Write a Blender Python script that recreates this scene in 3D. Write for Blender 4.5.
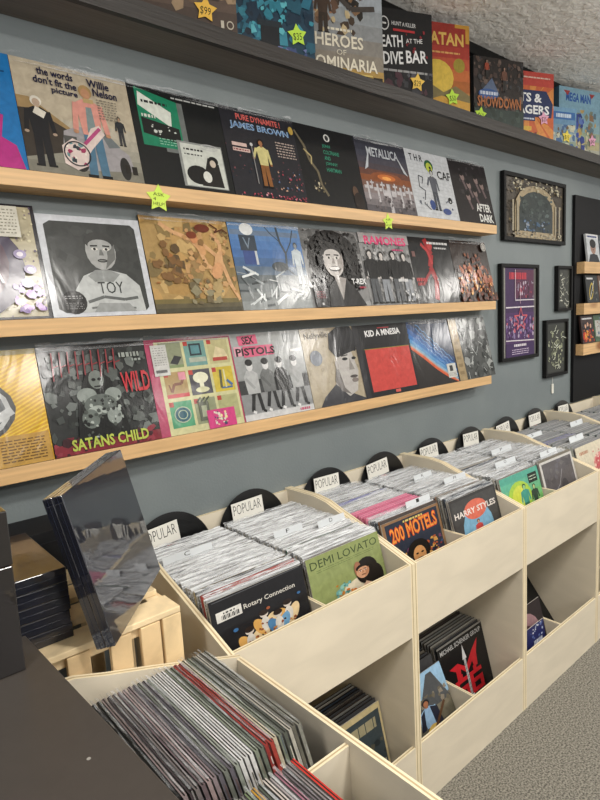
import bpy, math, random
from mathutils import Matrix, Vector
PI = math.pi
C = bpy.context.scene.collection
SC = bpy.context.scene
for o in list(bpy.data.objects): bpy.data.objects.remove(o)

# ------------------------------------------------------------------ camera
def rot_axes(yaw, pitch, roll):
    y, p, r = (math.radians(a) for a in (yaw, pitch, roll))
    f = Vector((math.sin(y)*math.cos(p), math.cos(y)*math.cos(p), math.sin(p)))
    rt = Vector((math.cos(y), -math.sin(y), 0)); up = rt.cross(f)
    return rt*math.cos(r)+up*math.sin(r), up*math.cos(r)-rt*math.sin(r), f
cam = bpy.data.objects.new('camera', bpy.data.cameras.new('camera')); C.objects.link(cam)
rt, up, fw = rot_axes(40.3854, -8.0137, -3.1424)
cam.matrix_world = Matrix(((rt.x, up.x, -fw.x, 0), (rt.y, up.y, -fw.y, -1.7143), (rt.z, up.z, -fw.z, 1.6591), (0, 0, 0, 1)))
cam.data.sensor_fit = 'HORIZONTAL'; cam.data.sensor_width = 36; cam.data.lens = 573.4872/600*36
cam.data.clip_start = .02
SC.camera = cam

# ------------------------------------------------------------------ world, lights, exposure
w = bpy.data.worlds.new('world'); SC.world = w; w.use_nodes = True
w.node_tree.nodes['Background'].inputs[0].default_value = (1.0, .98, .95, 1)
w.node_tree.nodes['Background'].inputs[1].default_value = .50
def area(x, y, z, sx, sy, power, col=(1, .962, .905)):
    l = bpy.data.lights.new('ceiling_lamp', 'AREA'); l.shape = 'RECTANGLE'; l.size = sx; l.size_y = sy
    l.energy = power; l.color = col
    o = bpy.data.objects.new('ceiling_lamp', l); C.objects.link(o); o.location = (x, y, z)
    return o
for lx in (-1.1, 1.07, 3.3, 5.5): area(lx, -1.95, 2.9, .32, .32, 27)
for lx in (-1.1, 1.07, 3.3, 5.5): area(lx, -4.4, 2.9, .5, .5, 34)
for lx in (-1.1, 1.07, 3.3, 5.5):
    l = bpy.data.lights.new('ceiling_fill', 'POINT'); l.shadow_soft_size = .12; l.energy = 34; l.color = (1, .965, .92)  # added fill lights that brighten the ceiling, not real hanging bulbs
    o = bpy.data.objects.new('ceiling_fill', l); C.objects.link(o); o.location = (lx, -1.97, 2.4)
vs = SC.view_settings; vs.view_transform = 'Standard'; vs.look = 'None'; vs.gamma = 1; vs.use_curve_mapping = False
vs.exposure = -.06

# ------------------------------------------------------------------ materials
def lin(c):
    if isinstance(c, str):
        c = c.lstrip('#'); c = [int(c[i:i+2], 16)/255 for i in (0, 2, 4)]
    return tuple(x/12.92 if x <= .04045 else ((x+.055)/1.055)**2.4 for x in c[:3])
def mat(name):
    m = bpy.data.materials.new(name); m.use_nodes = True
    return m, m.node_tree.nodes, m.node_tree.links, m.node_tree.nodes['Principled BSDF']
def colour_mat(name, rough=.5, coat=0, coat_rough=.1, bump=0, bscale=(8, 8, 8), grain=0, gscale=(1, 1, 1), alpha=1, spec=.5, coatbump=0, detail=3, knots=False, tone=1.):
    """surface whose own colour comes from the 'Col' attribute, broken up by procedural grain"""
    m, n, l, b = mat(name)
    a = n.new('ShaderNodeAttribute'); a.attribute_name = 'Col'
    src = a.outputs['Color']
    tc = n.new('ShaderNodeTexCoord')
    b.inputs['Roughness'].default_value = rough; b.inputs['Specular IOR Level'].default_value = spec
    if grain:
        mp = n.new('ShaderNodeMapping'); mp.inputs['Scale'].default_value = gscale; l.new(tc.outputs['Object'], mp.inputs[0])
        nz = n.new('ShaderNodeTexNoise'); nz.inputs['Scale'].default_value = 1; nz.inputs['Detail'].default_value = detail; nz.inputs['Distortion'].default_value = .8
        l.new(mp.outputs[0], nz.inputs['Vector'])
        mr = n.new('ShaderNodeMapRange'); mr.inputs[1].default_value = .3; mr.inputs[2].default_value = .7
        mr.inputs[3].default_value = tone*(1-grain); mr.inputs[4].default_value = tone*(1+grain); l.new(nz.outputs[0], mr.inputs[0])
        vm = n.new('ShaderNodeVectorMath'); vm.operation = 'SCALE'; l.new(src, vm.inputs[0]); l.new(mr.outputs[0], vm.inputs['Scale'])
        src = vm.outputs[0]
        if knots:
            v = n.new('ShaderNodeTexVoronoi'); v.inputs['Scale'].default_value = 1
            m2 = n.new('ShaderNodeMapping'); m2.inputs['Scale'].default_value = (2.3, 6, 6); m2.inputs['Location'].default_value = (.3, .5, .35)
            l.new(tc.outputs['Object'], m2.inputs[0]); l.new(m2.outputs[0], v.inputs['Vector'])
            r = n.new('ShaderNodeMapRange'); r.inputs[1].default_value = .12; r.inputs[2].default_value = .24; l.new(v.outputs['Distance'], r.inputs[0])
            mx = n.new('ShaderNodeMix'); mx.data_type = 'RGBA'; l.new(r.outputs[0], mx.inputs['Factor'])
            mx.inputs[6].default_value = (*lin('8a5a30'), 1); l.new(src, mx.inputs[7]); src = mx.outputs[2]
    l.new(src, b.inputs['Base Color'])
    if bump:
        mp = n.new('ShaderNodeMapping'); mp.inputs['Scale'].default_value = bscale; l.new(tc.outputs['Object'], mp.inputs[0])
        nz = n.new('ShaderNodeTexNoise'); nz.inputs['Scale'].default_value = 1; nz.inputs['Detail'].default_value = 2.5; nz.inputs['Distortion'].default_value = 1.2
        l.new(mp.outputs[0], nz.inputs['Vector'])
        bp = n.new('ShaderNodeBump'); bp.inputs['Strength'].default_value = 1; bp.inputs['Distance'].default_value = bump
        l.new(nz.outputs[0], bp.inputs['Height'])
        if not coatbump: l.new(bp.outputs[0], b.inputs['Normal'])
        else: l.new(bp.outputs[0], b.inputs['Coat Normal'])
    if coat:
        b.inputs['Coat Weight'].default_value = coat; b.inputs['Coat Roughness'].default_value = coat_rough
    if alpha < 1: b.inputs['Alpha'].default_value = alpha
    return m
M = {}
M['print'] = colour_mat('printed_card', rough=.5, coat=.08, coat_rough=.2, spec=.3, grain=.13, gscale=(45, 45, 45), detail=6, tone=.84)
M['wrap'] = colour_mat('printed_card_in_plastic', rough=.6, spec=.1, grain=.13, gscale=(45, 45, 45), detail=6, tone=.80, coat=.6, coat_rough=.17, bump=.0022, bscale=(9, 9, 6), coatbump=1)
M['card'] = colour_mat('matt_card', rough=.75, spec=.3)
M['pine'] = colour_mat('pine_board', rough=.5, grain=.16, gscale=(3, 40, 60), knots=True)
M['ply'] = colour_mat('birch_plywood', rough=.5, grain=.055, gscale=(4, 4, 14), detail=5, spec=.3)
M['crate'] = colour_mat('rough_pallet_wood', rough=.7, grain=.2, gscale=(12, 12, 12), detail=5)
M['shelf'] = colour_mat('dark_brown_painted_board', rough=.5, grain=.12, gscale=(2, 30, 40), bump=.002, bscale=(3, 60, 60))
M['gloss'] = colour_mat('shrink_wrapped_gloss', rough=.3, coat=1, coat_rough=.04, bump=.0007, bscale=(10, 10, 10), coatbump=1)
M['mirror'] = colour_mat('polished_shrink_wrap', rough=.3, coat=1, coat_rough=.015, bump=.0006, bscale=(8, 8, 8), coatbump=1)
M['mirror'].node_tree.nodes['Principled BSDF'].inputs['Coat IOR'].default_value = 2.4
M['framed'] = colour_mat('print_behind_glass', rough=.6, spec=.2, coat=.5, coat_rough=.03, tone=.85, grain=.12, gscale=(50, 50, 50), detail=5)
M['vinyl'] = colour_mat('black_vinyl', rough=.3, coat=.4)
M['satin'] = colour_mat('satin_dark_laminate', rough=.38, grain=.05, gscale=(40, 40, 40))
M['black'] = colour_mat('black_paint', rough=.6, spec=.2)
def plastic(name, lo, hi):
    m, n, l, b = mat(name)
    b.inputs['Base Color'].default_value = (.68, .70, .72, 1); b.inputs['Roughness'].default_value = .2
    b.inputs['Specular IOR Level'].default_value = .8
    tc = n.new('ShaderNodeTexCoord'); mp = n.new('ShaderNodeMapping'); mp.inputs['Scale'].default_value = (6, 110, 130)
    oi = n.new('ShaderNodeObjectInfo'); l.new(tc.outputs['Object'], mp.inputs[0])
    sc = n.new('ShaderNodeMath'); sc.operation = 'MULTIPLY'; sc.inputs[1].default_value = 50; l.new(oi.outputs['Random'], sc.inputs[0]); l.new(sc.outputs[0], mp.inputs['Location'])
    nz = n.new('ShaderNodeTexNoise'); nz.inputs['Scale'].default_value = 1; nz.inputs['Detail'].default_value = 4
    l.new(mp.outputs[0], nz.inputs['Vector'])
    mr = n.new('ShaderNodeMapRange'); mr.inputs[1].default_value = .42; mr.inputs[2].default_value = .62; mr.inputs[3].default_value = lo; mr.inputs[4].default_value = hi
    l.new(nz.outputs[0], mr.inputs[0]); l.new(mr.outputs[0], b.inputs['Alpha'])
    bp = n.new('ShaderNodeBump'); bp.inputs['Distance'].default_value = .006; l.new(nz.outputs[0], bp.inputs['Height']); l.new(bp.outputs[0], b.inputs['Normal'])
    return m
M['plastic'] = plastic('clear_poly_sleeve', .12, .9)
M['plastic_thin'] = plastic('worn_poly_sleeve', .0, .38)
M['plastic_mid'] = plastic('dull_poly_sleeve', .12, .62)
def surface(name, c1, c2, scale, rough, bump=0, bscale=100, detail=4, voronoi=False):
    m, n, l, b = mat(name)
    tc = n.new('ShaderNodeTexCoord')
    nz = n.new('ShaderNodeTexNoise'); nz.inputs['Scale'].default_value = scale; nz.inputs['Detail'].default_value = detail
    l.new(tc.outputs['Object'], nz.inputs['Vector'])
    cr = n.new('ShaderNodeValToRGB'); cr.color_ramp.elements[0].position = .36; cr.color_ramp.elements[1].position = .64
    cr.color_ramp.elements[0].color = (*lin(c1), 1); cr.color_ramp.elements[1].color = (*lin(c2), 1)
    l.new(nz.outputs[0], cr.inputs[0]); l.new(cr.outputs[0], b.inputs['Base Color'])
    b.inputs['Roughness'].default_value = rough
    if bump:
        n2 = n.new('ShaderNodeTexNoise'); n2.inputs['Scale'].default_value = bscale; n2.inputs['Detail'].default_value = 3
        if voronoi: n2.inputs['Distortion'].default_value = .5
        l.new(tc.outputs['Object'], n2.inputs['Vector'])
        bp = n.new('ShaderNodeBump'); bp.inputs['Distance'].default_value = bump; bp.inputs['Strength'].default_value = 1
        l.new(n2.outputs[0], bp.inputs['Height']); l.new(bp.outputs[0], b.inputs['Normal'])
    return m
M['wall'] = surface('slate_blue_wall_paint', '6e7678', '757d7e', 3, .55, .0008, 120)
M['ceiling'] = surface('knockdown_ceiling_plaster', 'eae8e2', 'f2f0ea', 6, .8, .012, 24, voronoi=True)
M['carpet'] = surface('speckled_carpet', '4b4842', '938f84', 150, .95, .0015, 400, 5)

# ------------------------------------------------------------------ mesh builder
COLS = {}
def col(c):
    if c not in COLS: COLS[c] = lin(c)
    return COLS[c]
class MB:
    def __init__(s): s.v = []; s.f = []; s.c = []; s.m = []; s.X = None
    def add(s, pts, faces, c, m=0):
        k = len(s.v)
        for p in pts:
            p = Vector(p)
            if s.X is not None: p = s.X @ p
            s.v.append(p[:])
        for i, f in enumerate(faces):
            s.f.append([k+j for j in f]); s.c.append(c[i] if isinstance(c, (list,)) else c); s.m.append(m)
        return s
    def box(s, x0, x1, y0, y1, z0, z1, c, m=0):
        # c: one colour, or [bottom, top, front(-y), back(+y), left(-x), right(+x)]
        P = [(x0, y0, z0), (x1, y0, z0), (x1, y1, z0), (x0, y1, z0), (x0, y0, z1), (x1, y0, z1), (x1, y1, z1), (x0, y1, z1)]
        F = [(0, 3, 2, 1), (4, 5, 6, 7), (0, 1, 5, 4), (2, 3, 7, 6), (3, 0, 4, 7), (1, 2, 6, 5)]
        return s.add(P, F, c, m)
    def prism(s, pts, x0, x1, c, cedge=None, m=0):
        """outline pts in (y,z) extruded along x"""
        n = len(pts); P = [(x0, a, b) for a, b in pts]+[(x1, a, b) for a, b in pts]
        s.add(P, [list(range(n))[::-1], [n+i for i in range(n)]], c, m)
        k = len(s.v)-2*n
        for i in range(n):
            j = (i+1) % n; s.f.append([k+i, k+j, k+n+j, k+n+i]); s.c.append(cedge or c); s.m.append(m)
        return s
    def build(s, name, mats, parent=None, loc=(0, 0, 0), rot=(0, 0, 0), bevel=0):
        me = bpy.data.meshes.new(name); me.from_pydata(s.v, [], s.f)
        a = me.color_attributes.new('Col', 'FLOAT_COLOR', 'CORNER')
        buf = []
        for f, c in zip(s.f, s.c): buf += [*col(c), 1.0]*len(f)
        a.data.foreach_set('color', buf)
        for m in (mats if isinstance(mats, (list, tuple)) else [mats]): me.materials.append(M[m])
        me.polygons.foreach_set('material_index', s.m); me.update()
        o = bpy.data.objects.new(name, me); C.objects.link(o); o.parent = parent; o.location = loc; o.rotation_euler = rot
        if bevel:
            b = o.modifiers.new('bevel', 'BEVEL'); b.width = bevel; b.segments = 2; b.limit_method = 'ANGLE'
        return o
def empty(name, loc=(0, 0, 0), rot=(0, 0, 0)):
    o = bpy.data.objects.new(name, None); C.objects.link(o); o.location = loc; o.rotation_euler = rot; return o
def tag(o, label, cat, group=None):
    o['label'] = label; o['category'] = cat
    if group: o['group'] = group
    return o
def struct(o): o['kind'] = 'structure'; return o
PLY = 'd3c9b5'; PLYE = 'e2d5b6'; PLYD = 'b5a07c'
def ply(mb, x0, x1, y0, y1, z0, z1, edge='z'):
    """plywood board: faces plain, thin edges in three plies along its thinnest direction"""
    d = (x1-x0, y1-y0, z1-z0); t = d.index(min(d))
    A = [x0, y0, z0]; B = [x1, y1, z1]; th = B[t]-A[t]
    for k, (a, b, c) in enumerate(((0, .36, PLYE), (.36, .64, PLYD), (.64, 1, PLYE))):
        P = list(A); Q = list(B); P[t] = A[t]+a*th; Q[t] = A[t]+b*th
        cc = [c]*6
        if k == 0: cc[(4, 2, 0)[t]] = PLY
        if k == 2: cc[(5, 3, 1)[t]] = PLY
        mb.box(P[0], Q[0], P[1], Q[1], P[2], Q[2], cc)
    return mb

# ------------------------------------------------------------------ printed artwork
FONTCACHE = {}
def text_mesh(txt, bold=0):
    k = (txt, bold)
    if k not in FONTCACHE:
        cu = bpy.data.curves.new('t', 'FONT'); cu.body = txt; cu.resolution_u = 2; cu.offset = bold; cu.fill_mode = 'FRONT'
        o = bpy.data.objects.new('t', cu); C.objects.link(o); bpy.context.view_layer.update()
        me = bpy.data.meshes.new_from_object(o.evaluated_get(bpy.context.evaluated_depsgraph_get()))
        vs_ = [v.co.copy() for v in me.vertices]; fs = [list(p.vertices) for p in me.polygons]
        bpy.data.objects.remove(o); bpy.data.curves.remove(cu); bpy.data.meshes.remove(me)
        FONTCACHE[k] = (vs_, fs)
    return FONTCACHE[k]
class Art:
    """flat print in cover units: u to the right 0..1, v up 0..1, on the -y face of a mesh"""
    def __init__(s, mb, w, h, y=0., x0=0., z0=0., m=0): s.mb = mb; s.w = w; s.h = h; s.y = y; s.x0 = x0; s.z0 = z0; s.k = 0; s.m = m
    def pt(s, u, v): return (s.x0+u*s.w, s.y-2.5e-5*s.k, s.z0+v*s.h)
    def p(s, pts, c):
        s.k += 1
        pts = [(min(1, max(0, a)), min(1, max(0, b))) for a, b in pts]
        ar = sum(pts[i][0]*pts[(i+1) % len(pts)][1]-pts[(i+1) % len(pts)][0]*pts[i][1] for i in range(len(pts)))
        if ar < 0: pts = pts[::-1]
        s.mb.add([s.pt(*q) for q in pts], [list(range(len(pts)))], c, s.m); return s
    def r(s, a, b, c, d, cl): return s.p([(a, b), (c, b), (c, d), (a, d)], cl)
    def e(s, cx, cy, rx, ry, c, rot=0, n=18, a0=0, a1=360):
        q = []; ro = math.radians(rot)
        full = a1-a0 >= 360
        for i in range(n if full else n+1):
            t = math.radians(a0+(a1-a0)*i/n); x = rx*math.cos(t); y = ry*math.sin(t)
            q.append((cx+x*math.cos(ro)-y*math.sin(ro), cy+x*math.sin(ro)+y*math.cos(ro)))
        return s.p(q, c)
    def l(s, a, b, c, d, wd, cl):
        L = math.hypot(c-a, d-b) or 1e-6; nx = -(d-b)/L*wd/2; ny = (c-a)/L*wd/2
        return s.p([(a+nx, b+ny), (a-nx, b-ny), (c-nx, d-ny), (c+nx, d+ny)], cl)
    def pl(s, pts, wd, cl):
        for q, r_ in zip(pts, pts[1:]): s.l(*q, *r_, wd, cl)
        return s
    def ring(s, cx, cy, rx, ry, wd, c, n=20):
        P = [(cx+rx*math.cos(2*PI*i/n), cy+ry*math.sin(2*PI*i/n)) for i in range(n+1)]; return s.pl(P, wd, c)
    def t(s, txt, a, b, wid, hei, c, rot=0, bold=0):
        s.k += 1; vv, ff = text_mesh(txt, bold)
        if not vv: return s
        x0 = min(v.x for v in vv); x1 = max(v.x for v in vv); y0 = min(v.y for v in vv); y1 = max(v.y for v in vv)
        ro = math.radians(rot); P = []
        for v in vv:
            x = (v.x-x0)/(x1-x0)*wid; y = (v.y-y0)/(y1-y0)*hei
            P.append(s.pt(min(1.02, a+x*math.cos(ro)-y*math.sin(ro)), min(1.02, b+x*math.sin(ro)+y*math.cos(ro))))
        s.mb.add(P, ff, c, s.m); return s
    def lines(s, a, b, c, d, n, cl, th=.35, seed=1):
        R = random.Random(seed); H = (d-b)/n
        for i in range(n):
            y = d-(i+.5)*H; x = a
            while x < c-.004:
                L = R.uniform(.02, .06)*max(.5, (c-a)*3); e = min(c, x+L)
                s.r(x, y-H*th/2, e, y+H*th/2, cl); x = e+.012
        return s
    def speck(s, a, b, c, d, n, s0, s1, cols, seed=1, asp=1.):
        R = random.Random(seed)
        for i in range(n):
            x = R.uniform(a, c); y = R.uniform(b, d); q = R.uniform(s0, s1); t0 = R.uniform(0, 6.28); k = R.choice((4, 5, 6))
            P = []
            for j in range(k):
                t = t0+j*2*PI/k; rr = q*R.uniform(.5, 1)
                P.append((min(c, max(a, x+rr*math.cos(t))), min(d, max(b, y+rr*asp*math.sin(t)))))
            s.p(P, R.choice(cols))
        return s
    def grad(s, a, b, c, d, cols):
        n = len(cols)
        for i, cl in enumerate(cols): s.r(a, b+(d-b)*i/n, c, b+(d-b)*(i+1)/n, cl)
        return s
    def person(s, x, y, h, top, legs, skin='c9a080', hair='2a201a', wide=1., pose=0, shoe='151515'):
        W = h*.125*wide
        s.p([(x-W*.8, y+h*.02), (x-W*.15, y+h*.02), (x, y+h*.42), (x+W*.15, y+h*.02), (x+W*.8, y+h*.02), (x+W*.7, y+h*.52), (x-W*.7, y+h*.52)], legs)
        s.r(x-W*.95, y, x-W*.15, y+h*.03, shoe); s.r(x+W*.15, y, x+W*.95, y+h*.03, shoe)
        s.p([(x-W*.72, y+h*.46), (x+W*.72, y+h*.46), (x+W*.95, y+h*.8), (x+W*.35, y+h*.85), (x-W*.35, y+h*.85), (x-W*.95, y+h*.8)], top)
        s.l(x-W*.95, y+h*.8, x-W*1.25-pose*W*.4, y+h*(.5+.1*pose), W*.42, top); s.l(x+W*.95, y+h*.8, x+W*1.25, y+h*.5, W*.42, top)
        s.e(x-W*1.25-pose*W*.4, y+h*(.48+.1*pose), W*.22, h*.022, skin, n=8); s.e(x+W*1.25, y+h*.48, W*.22, h*.022, skin, n=8)
        s.r(x-W*.2, y+h*.83, x+W*.2, y+h*.89, skin)
        s.e(x, y+h*.935, W*.52, h*.075, hair, n=12); s.e(x, y+h*.915, W*.36, h*.058, skin, n=12); return s
    def face(s, x, y, r_, skin, shade, hair, hy=.2, dark='151310'):
        s.e(x, y, r_*.78, r_, skin); s.p([(x+r_*.1, y-r_*.95), (x+r_*.7, y-r_*.4), (x+r_*.76, y+r_*.4), (x+r_*.35, y+r_*.6), (x+r_*.3, y-r_*.3)], shade)
        s.e(x, y+r_*.55, r_*.78, r_*.5, hair); s.e(x, y+r_*.3, r_*.62, r_*.34, skin)
        for q in (-1, 1):
            s.e(x+q*r_*.3, y+r_*.12, r_*.17, r_*.075, 'd8d4cc', n=10); s.e(x+q*r_*.3, y+r_*.12, r_*.08, r_*.075, dark, n=8)
            s.l(x+q*r_*.13, y+r_*.3, x+q*r_*.5, y+r_*.28, r_*.08, dark)
        s.p([(x-r_*.04, y+r_*.1), (x-r_*.13, y-r_*.22), (x+r_*.13, y-r_*.22), (x+r_*.06, y+r_*.1)], shade)
        s.e(x, y-r_*.5, r_*.26, r_*.1, dark, n=10); s.e(x, y-r_*.5, r_*.2, r_*.04, shade, n=8); return s

LP = .315
def cover_mb(size, bg, th=.005, spine=None, back='2a2a2c', high=None):
    mb = MB(); mb.box(0, size, 0, th, 0, high or size, [back, spine or bg, bg, back, spine or bg, spine or bg]); return mb
def record(name, art, bg, loc, rot, label, group, size=LP, th=.005, spine=None, mats='wrap', cat='record', lift=0, high=None):
    mb = cover_mb(size, bg, th, spine, high=high); hh = high or size; a = Art(mb, size, hh*(1-lift), z0=hh*lift)
    if art: art(a)
    o = mb.build(name, mats, None, loc, rot); tag(o, label, cat, group); return o

# ------------------------------------------------------------------ the room
def slab(name, x0, x1, y0, y1, z0, z1, m, c='808080'):
    return struct(MB().box(x0, x1, y0, y1, z0, z1, c).build(name, m))
slab('floor', -3, 8, -6, .15, -.1, 0, 'carpet')
slab('wall_back', -3, 8, 0, .15, 0, 2.93, 'wall')
slab('ceiling', -3, 8, -6, .15, 2.95, 3.05, 'ceiling')
struct(MB().box(-3, 8, -.03, -.0, 2.9, 2.95, '0d0c0b').build('trim_1', 'black'))

# ------------------------------------------------------------------ record bins along the wall
YF = -.615; ZT = .872; ZU = .628; ZL = .2355; T = .016
PROF = [(-.002, 0), (YF, 0), (YF, ZT), (-.40, .944), (-.30, .975), (-.235, .998), (-.17, 1.008), (-.002, 1.008)]
def bin_unit(x0, W, label):
    r = empty('record_bin', (x0, 0, 0)); tag(r, label, 'record bin', 'plywood record bins')
    for a in (0, W-T):
        for k, (q0, q1, c) in enumerate(((0, .36, PLYE), (.36, .64, PLYD), (.64, 1, PLYE))):
            if k == 0: mb = MB()
            cc = [PLY if k == 0 else c, PLY if k == 2 else c]
            mb.prism(PROF, a+q0*T, a+q1*T, cc, c)
        mb.build('side_panel', 'ply', r)
    def part(name, *b):
        return ply(MB(), *b).build(name, 'ply', r)
    part('front_panel', T, W-T, YF, YF+.014, ZU, ZT)
    part('lower_front_panel', T, W-T, YF, YF+.014, .0, ZL)
    part('bin_floor', T, W-T, YF+.0145, -.018, ZU+.007, ZU+.021)
    part('lower_floor', T, W-T, YF+.0145, -.018, .012, .026)
    part('back_panel', T, W-T, -.016, -.002, .0, 1.0)
    m = W/2
    part('divider', m-.006, m+.006, YF+.0145, -.018, ZU+.0235, .852)
    part('lower_divider', m-.006, m+.006, YF+.0145, -.018, .0265, ZL-.003)
    return r
X0 = .6695; W = .70
wh = ['first plywood record bin on the wall, nearest the slatted crate', 'second plywood record bin with the red emblem record standing in its lower bay',
      'third plywood record bin with the green cover in front', 'fourth plywood record bin with the cream cover in front',
      'fifth plywood record bin, far along the wall below the black ledge panel', 'farthest plywood record bin of the row, mostly beyond the picture edge']
for i in range(6): bin_unit(X0+i*W, W-.0005, wh[i])

# near unit, turned 90 degrees: front faces +X
nb = empty('record_bin', (.69, -.622, 0), (0, 0, PI/2)); tag(nb, 'near plywood record bin turned outward from the wall row, beside the dark counter', 'record bin', 'plywood record bins')
# local: x -> world +... local x runs along world +Y, local -y faces world +X ; built over x in [-.77,0]
NW = .77; D = .62
NP = [(D, 0), (0, 0), (0, ZT), (.215, .944), (.315, .975), (.38, .998), (.445, 1.008), (D, 1.008)]
for a in (-NW, -T):
    mb = MB()
    for k, (q0, q1, c) in enumerate(((0, .36, PLYE), (.36, .64, PLYD), (.64, 1, PLYE))):
        mb.prism([(y, z) for y, z in NP][::-1], a+q0*T, a+q1*T, [PLY if k == 0 else c, PLY if k == 2 else c], c)
    mb.build('side_panel', 'ply', nb)
for nm, b in (('front_panel', (-NW+T, -T, 0, .014, .0, ZT)), ('bin_floor', (-NW+T, -T, .0145, D-.018, ZU+.007, ZU+.021)),
              ('back_panel', (-NW+T, -T, D-.016, D-.001, 0, 1.0)), ('divider', (-.386, -.374, .0145, D-.018, ZU+.0235, .862))):
    ply(MB(), *b).build(nm, 'ply', nb)

# ------------------------------------------------------------------ wall ledges
def ledge(x1, z, label):
    r = empty('record_ledge', (0, 0, z)); tag(r, label, 'shelf', 'pine record ledges on the wall')
    MB().box(.02, x1, -.0874, -.0452, -.043, 0, 'c9a474').build('front_plank', 'pine', r, bevel=.0015)
    MB().box(.02, x1, -.0448, -.001, -.043, 0, 'c49e6e').build('back_plank', 'pine', r, bevel=.0015)
    return r
Z1, Z2, Z3 = 2.0808, 1.6977, 1.3173-.006
ledge(2.776, Z1, 'top pine record ledge on the slate wall with two star notes')
ledge(2.763, Z2, 'middle pine record ledge on the slate wall')
ledge(2.714, Z3, 'lowest pine record ledge on the slate wall')

# game shelf
gs = empty('game_shelf', (0, 0, 0)); tag(gs, 'long dark brown shelf of board games high on the wall', 'shelf')
MB().box(-.4, 6.5, -.165, -.001, 2.492, 2.508, '6a6158').build('shelf_board', 'shelf', gs)
MB().box(-.4, 6.5, -.185, -.1655, 2.486, 2.536, '2b2724').build('front_edge', 'shelf', gs)
MB().box(-.4, 6.5, -.165, -.001, 2.5085, 2.530, '3a342f').build('shelf_top', 'shelf', gs)
ZG = 2.5305

# ------------------------------------------------------------------ cover art
G = 'face out records on the wall ledges'
def a_blue(a):
    a.p([(0, 0), (.5, 0), (.62, .25), (.5, .45), (.66, .7), (.4, .6), (.3, .9), (.1, .5)], 'b0307e').p([(.7, 0), (.98, 0), (.94, .2), (.84, .26), (.88, .45), (.76, .5), (.66, .3)], 'b0307e')
    a.l(.6, .8, .95, .84, .012, '143a66').l(.6, .86, .9, .87, .01, '143a66')
def a_cream(a):
    a.grad(0, 0, 1, .5, ['7d7a6e', '8c897c', '9b978a', 'a8a293', 'b4ac9b'])
    a.p([(0, .66), (.1, .66), (.42, .42), (.42, .38), (.1, .55), (0, .55)], '9a8058').p([(0, .55), (.1, .56), (.4, .4), (.4, .22), (0, .12)], '3a332c')
    a.p([(.3, .18), (.34, .4), (.46, .46), (.62, .46), (.78, .34), (.9, .26), (.93, .1), (.4, .05)], '9a9698').e(.44, .14, .07, .1, '2a2826').e(.84, .12, .05, .11, '2a2826').p([(.66, .44), (.72, .44), (.83, .32), (.72, .3)], '6e7476')
    a.r(.33, .2, .44, .36, '50504e').speck(.3, .1, .5, .3, 14, .01, .03, ['b0aaa4', '4a4640', '7a7468'], 3)
    a.person(.15, .05, .62, '1c1c20', '1c1c20', 'b09a86', 'd8d2c4', 1.15).l(.15, .5, .18, .56, .09, 'd8d2c4')
    a.person(.86, .34, .28, '2a2c30', '3a3a3c', 'a88a70', '1a1614').r(.84, .08, .88, .16, '26221e').r(.9, .07, .95, .15, '26221e')
    a.person(.59, .0, .86, 'd39285', '4d7189', 'b78868', 'a88a5c', 1.05).p([(.55, .42), (.63, .42), (.62, .66), (.57, .66)], '7d8c8c').r(.56, .7, .65, .74, 'b9a070')
    a.p([(.3, .1), (.4, .05), (.5, .1), (.52, .2), (.56, .26), (.7, .42), (.66, .5), (.58, .46), (.5, .3), (.4, .34), (.3, .26)], 'd9c7c0').speck(.33, .1, .5, .3, 20, .01, .035, ['9a3a5c', '333a40', '6a8a8c', 'e8e0d4'], 5).ring(.42, .2, .11, .11, .012, '2a2a30').l(.5, .3, .66, .47, .03, 'b04a7a')
    a.t('the words', .2, .88, .3, .07, '23233f', -1, .02).t("don't fit the", .16, .8, .36, .07, '23233f', -1, .02).t('picture', .3, .72, .22, .065, '23233f', -1, .02)
    a.t('Willie', .62, .86, .2, .075, '23233f', -1, .02).t('Nelson', .66, .78, .22, .075, '23233f', -1, .02).lines(.68, .56, .86, .76, 8, '7a7466')
def a_comp(a):
    a.r(.3, .36, .56, .9, '6c706e').p([(.07, .4), (.5, .4), (.5, .9), (.07, .98)], '1f7d5c').p([(.08, .8), (.4, .62), (.42, .78), (.1, .94)], 'd8dcd2').p([(.09, .52), (.48, .46), (.48, .62), (.09, .68)], '1a1c1c')
    a.lines(0.120, 0.830, 0.390, 0.865, 1, '2a2c2c', .75).speck(.12, .52, .46, .62, 10, .012, .025, ['cfd2cc'], 8).lines(.24, .42, .46, .5, 3, '8fc0a8').lines(0.100, 0.680, 0.240, 0.720, 1, 'd8dcd2', .75)
    a.lines(0.450, 0.930, 0.950, 0.950, 1, 'b8bab8', .75)
    a.r(.42, .03, .93, .5, '8c8f8c').r(.45, .04, .92, .48, 'c9ccc4').e(.6, .16, .13, .1, '1a1a1a').p([(.62, .05), (.88, .05), (.86, .3), (.74, .36), (.68, .2)], '22201f').e(.8, .33, .06, .05, '191919').e(.79, .3, .035, .04, 'c6b8a8').e(.7, .15, .05, .06, 'd8d8d0')
    a.lines(0.480, 0.410, 0.700, 0.435, 1, '222222', .75).lines(0.480, 0.360, 0.680, 0.380, 1, '444444', .75).ring(.78, .47, .1, .03, .008, 'bbbbbb').lines(0.720, 0.460, 0.840, 0.480, 1, 'bbbbbb', .75)
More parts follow.
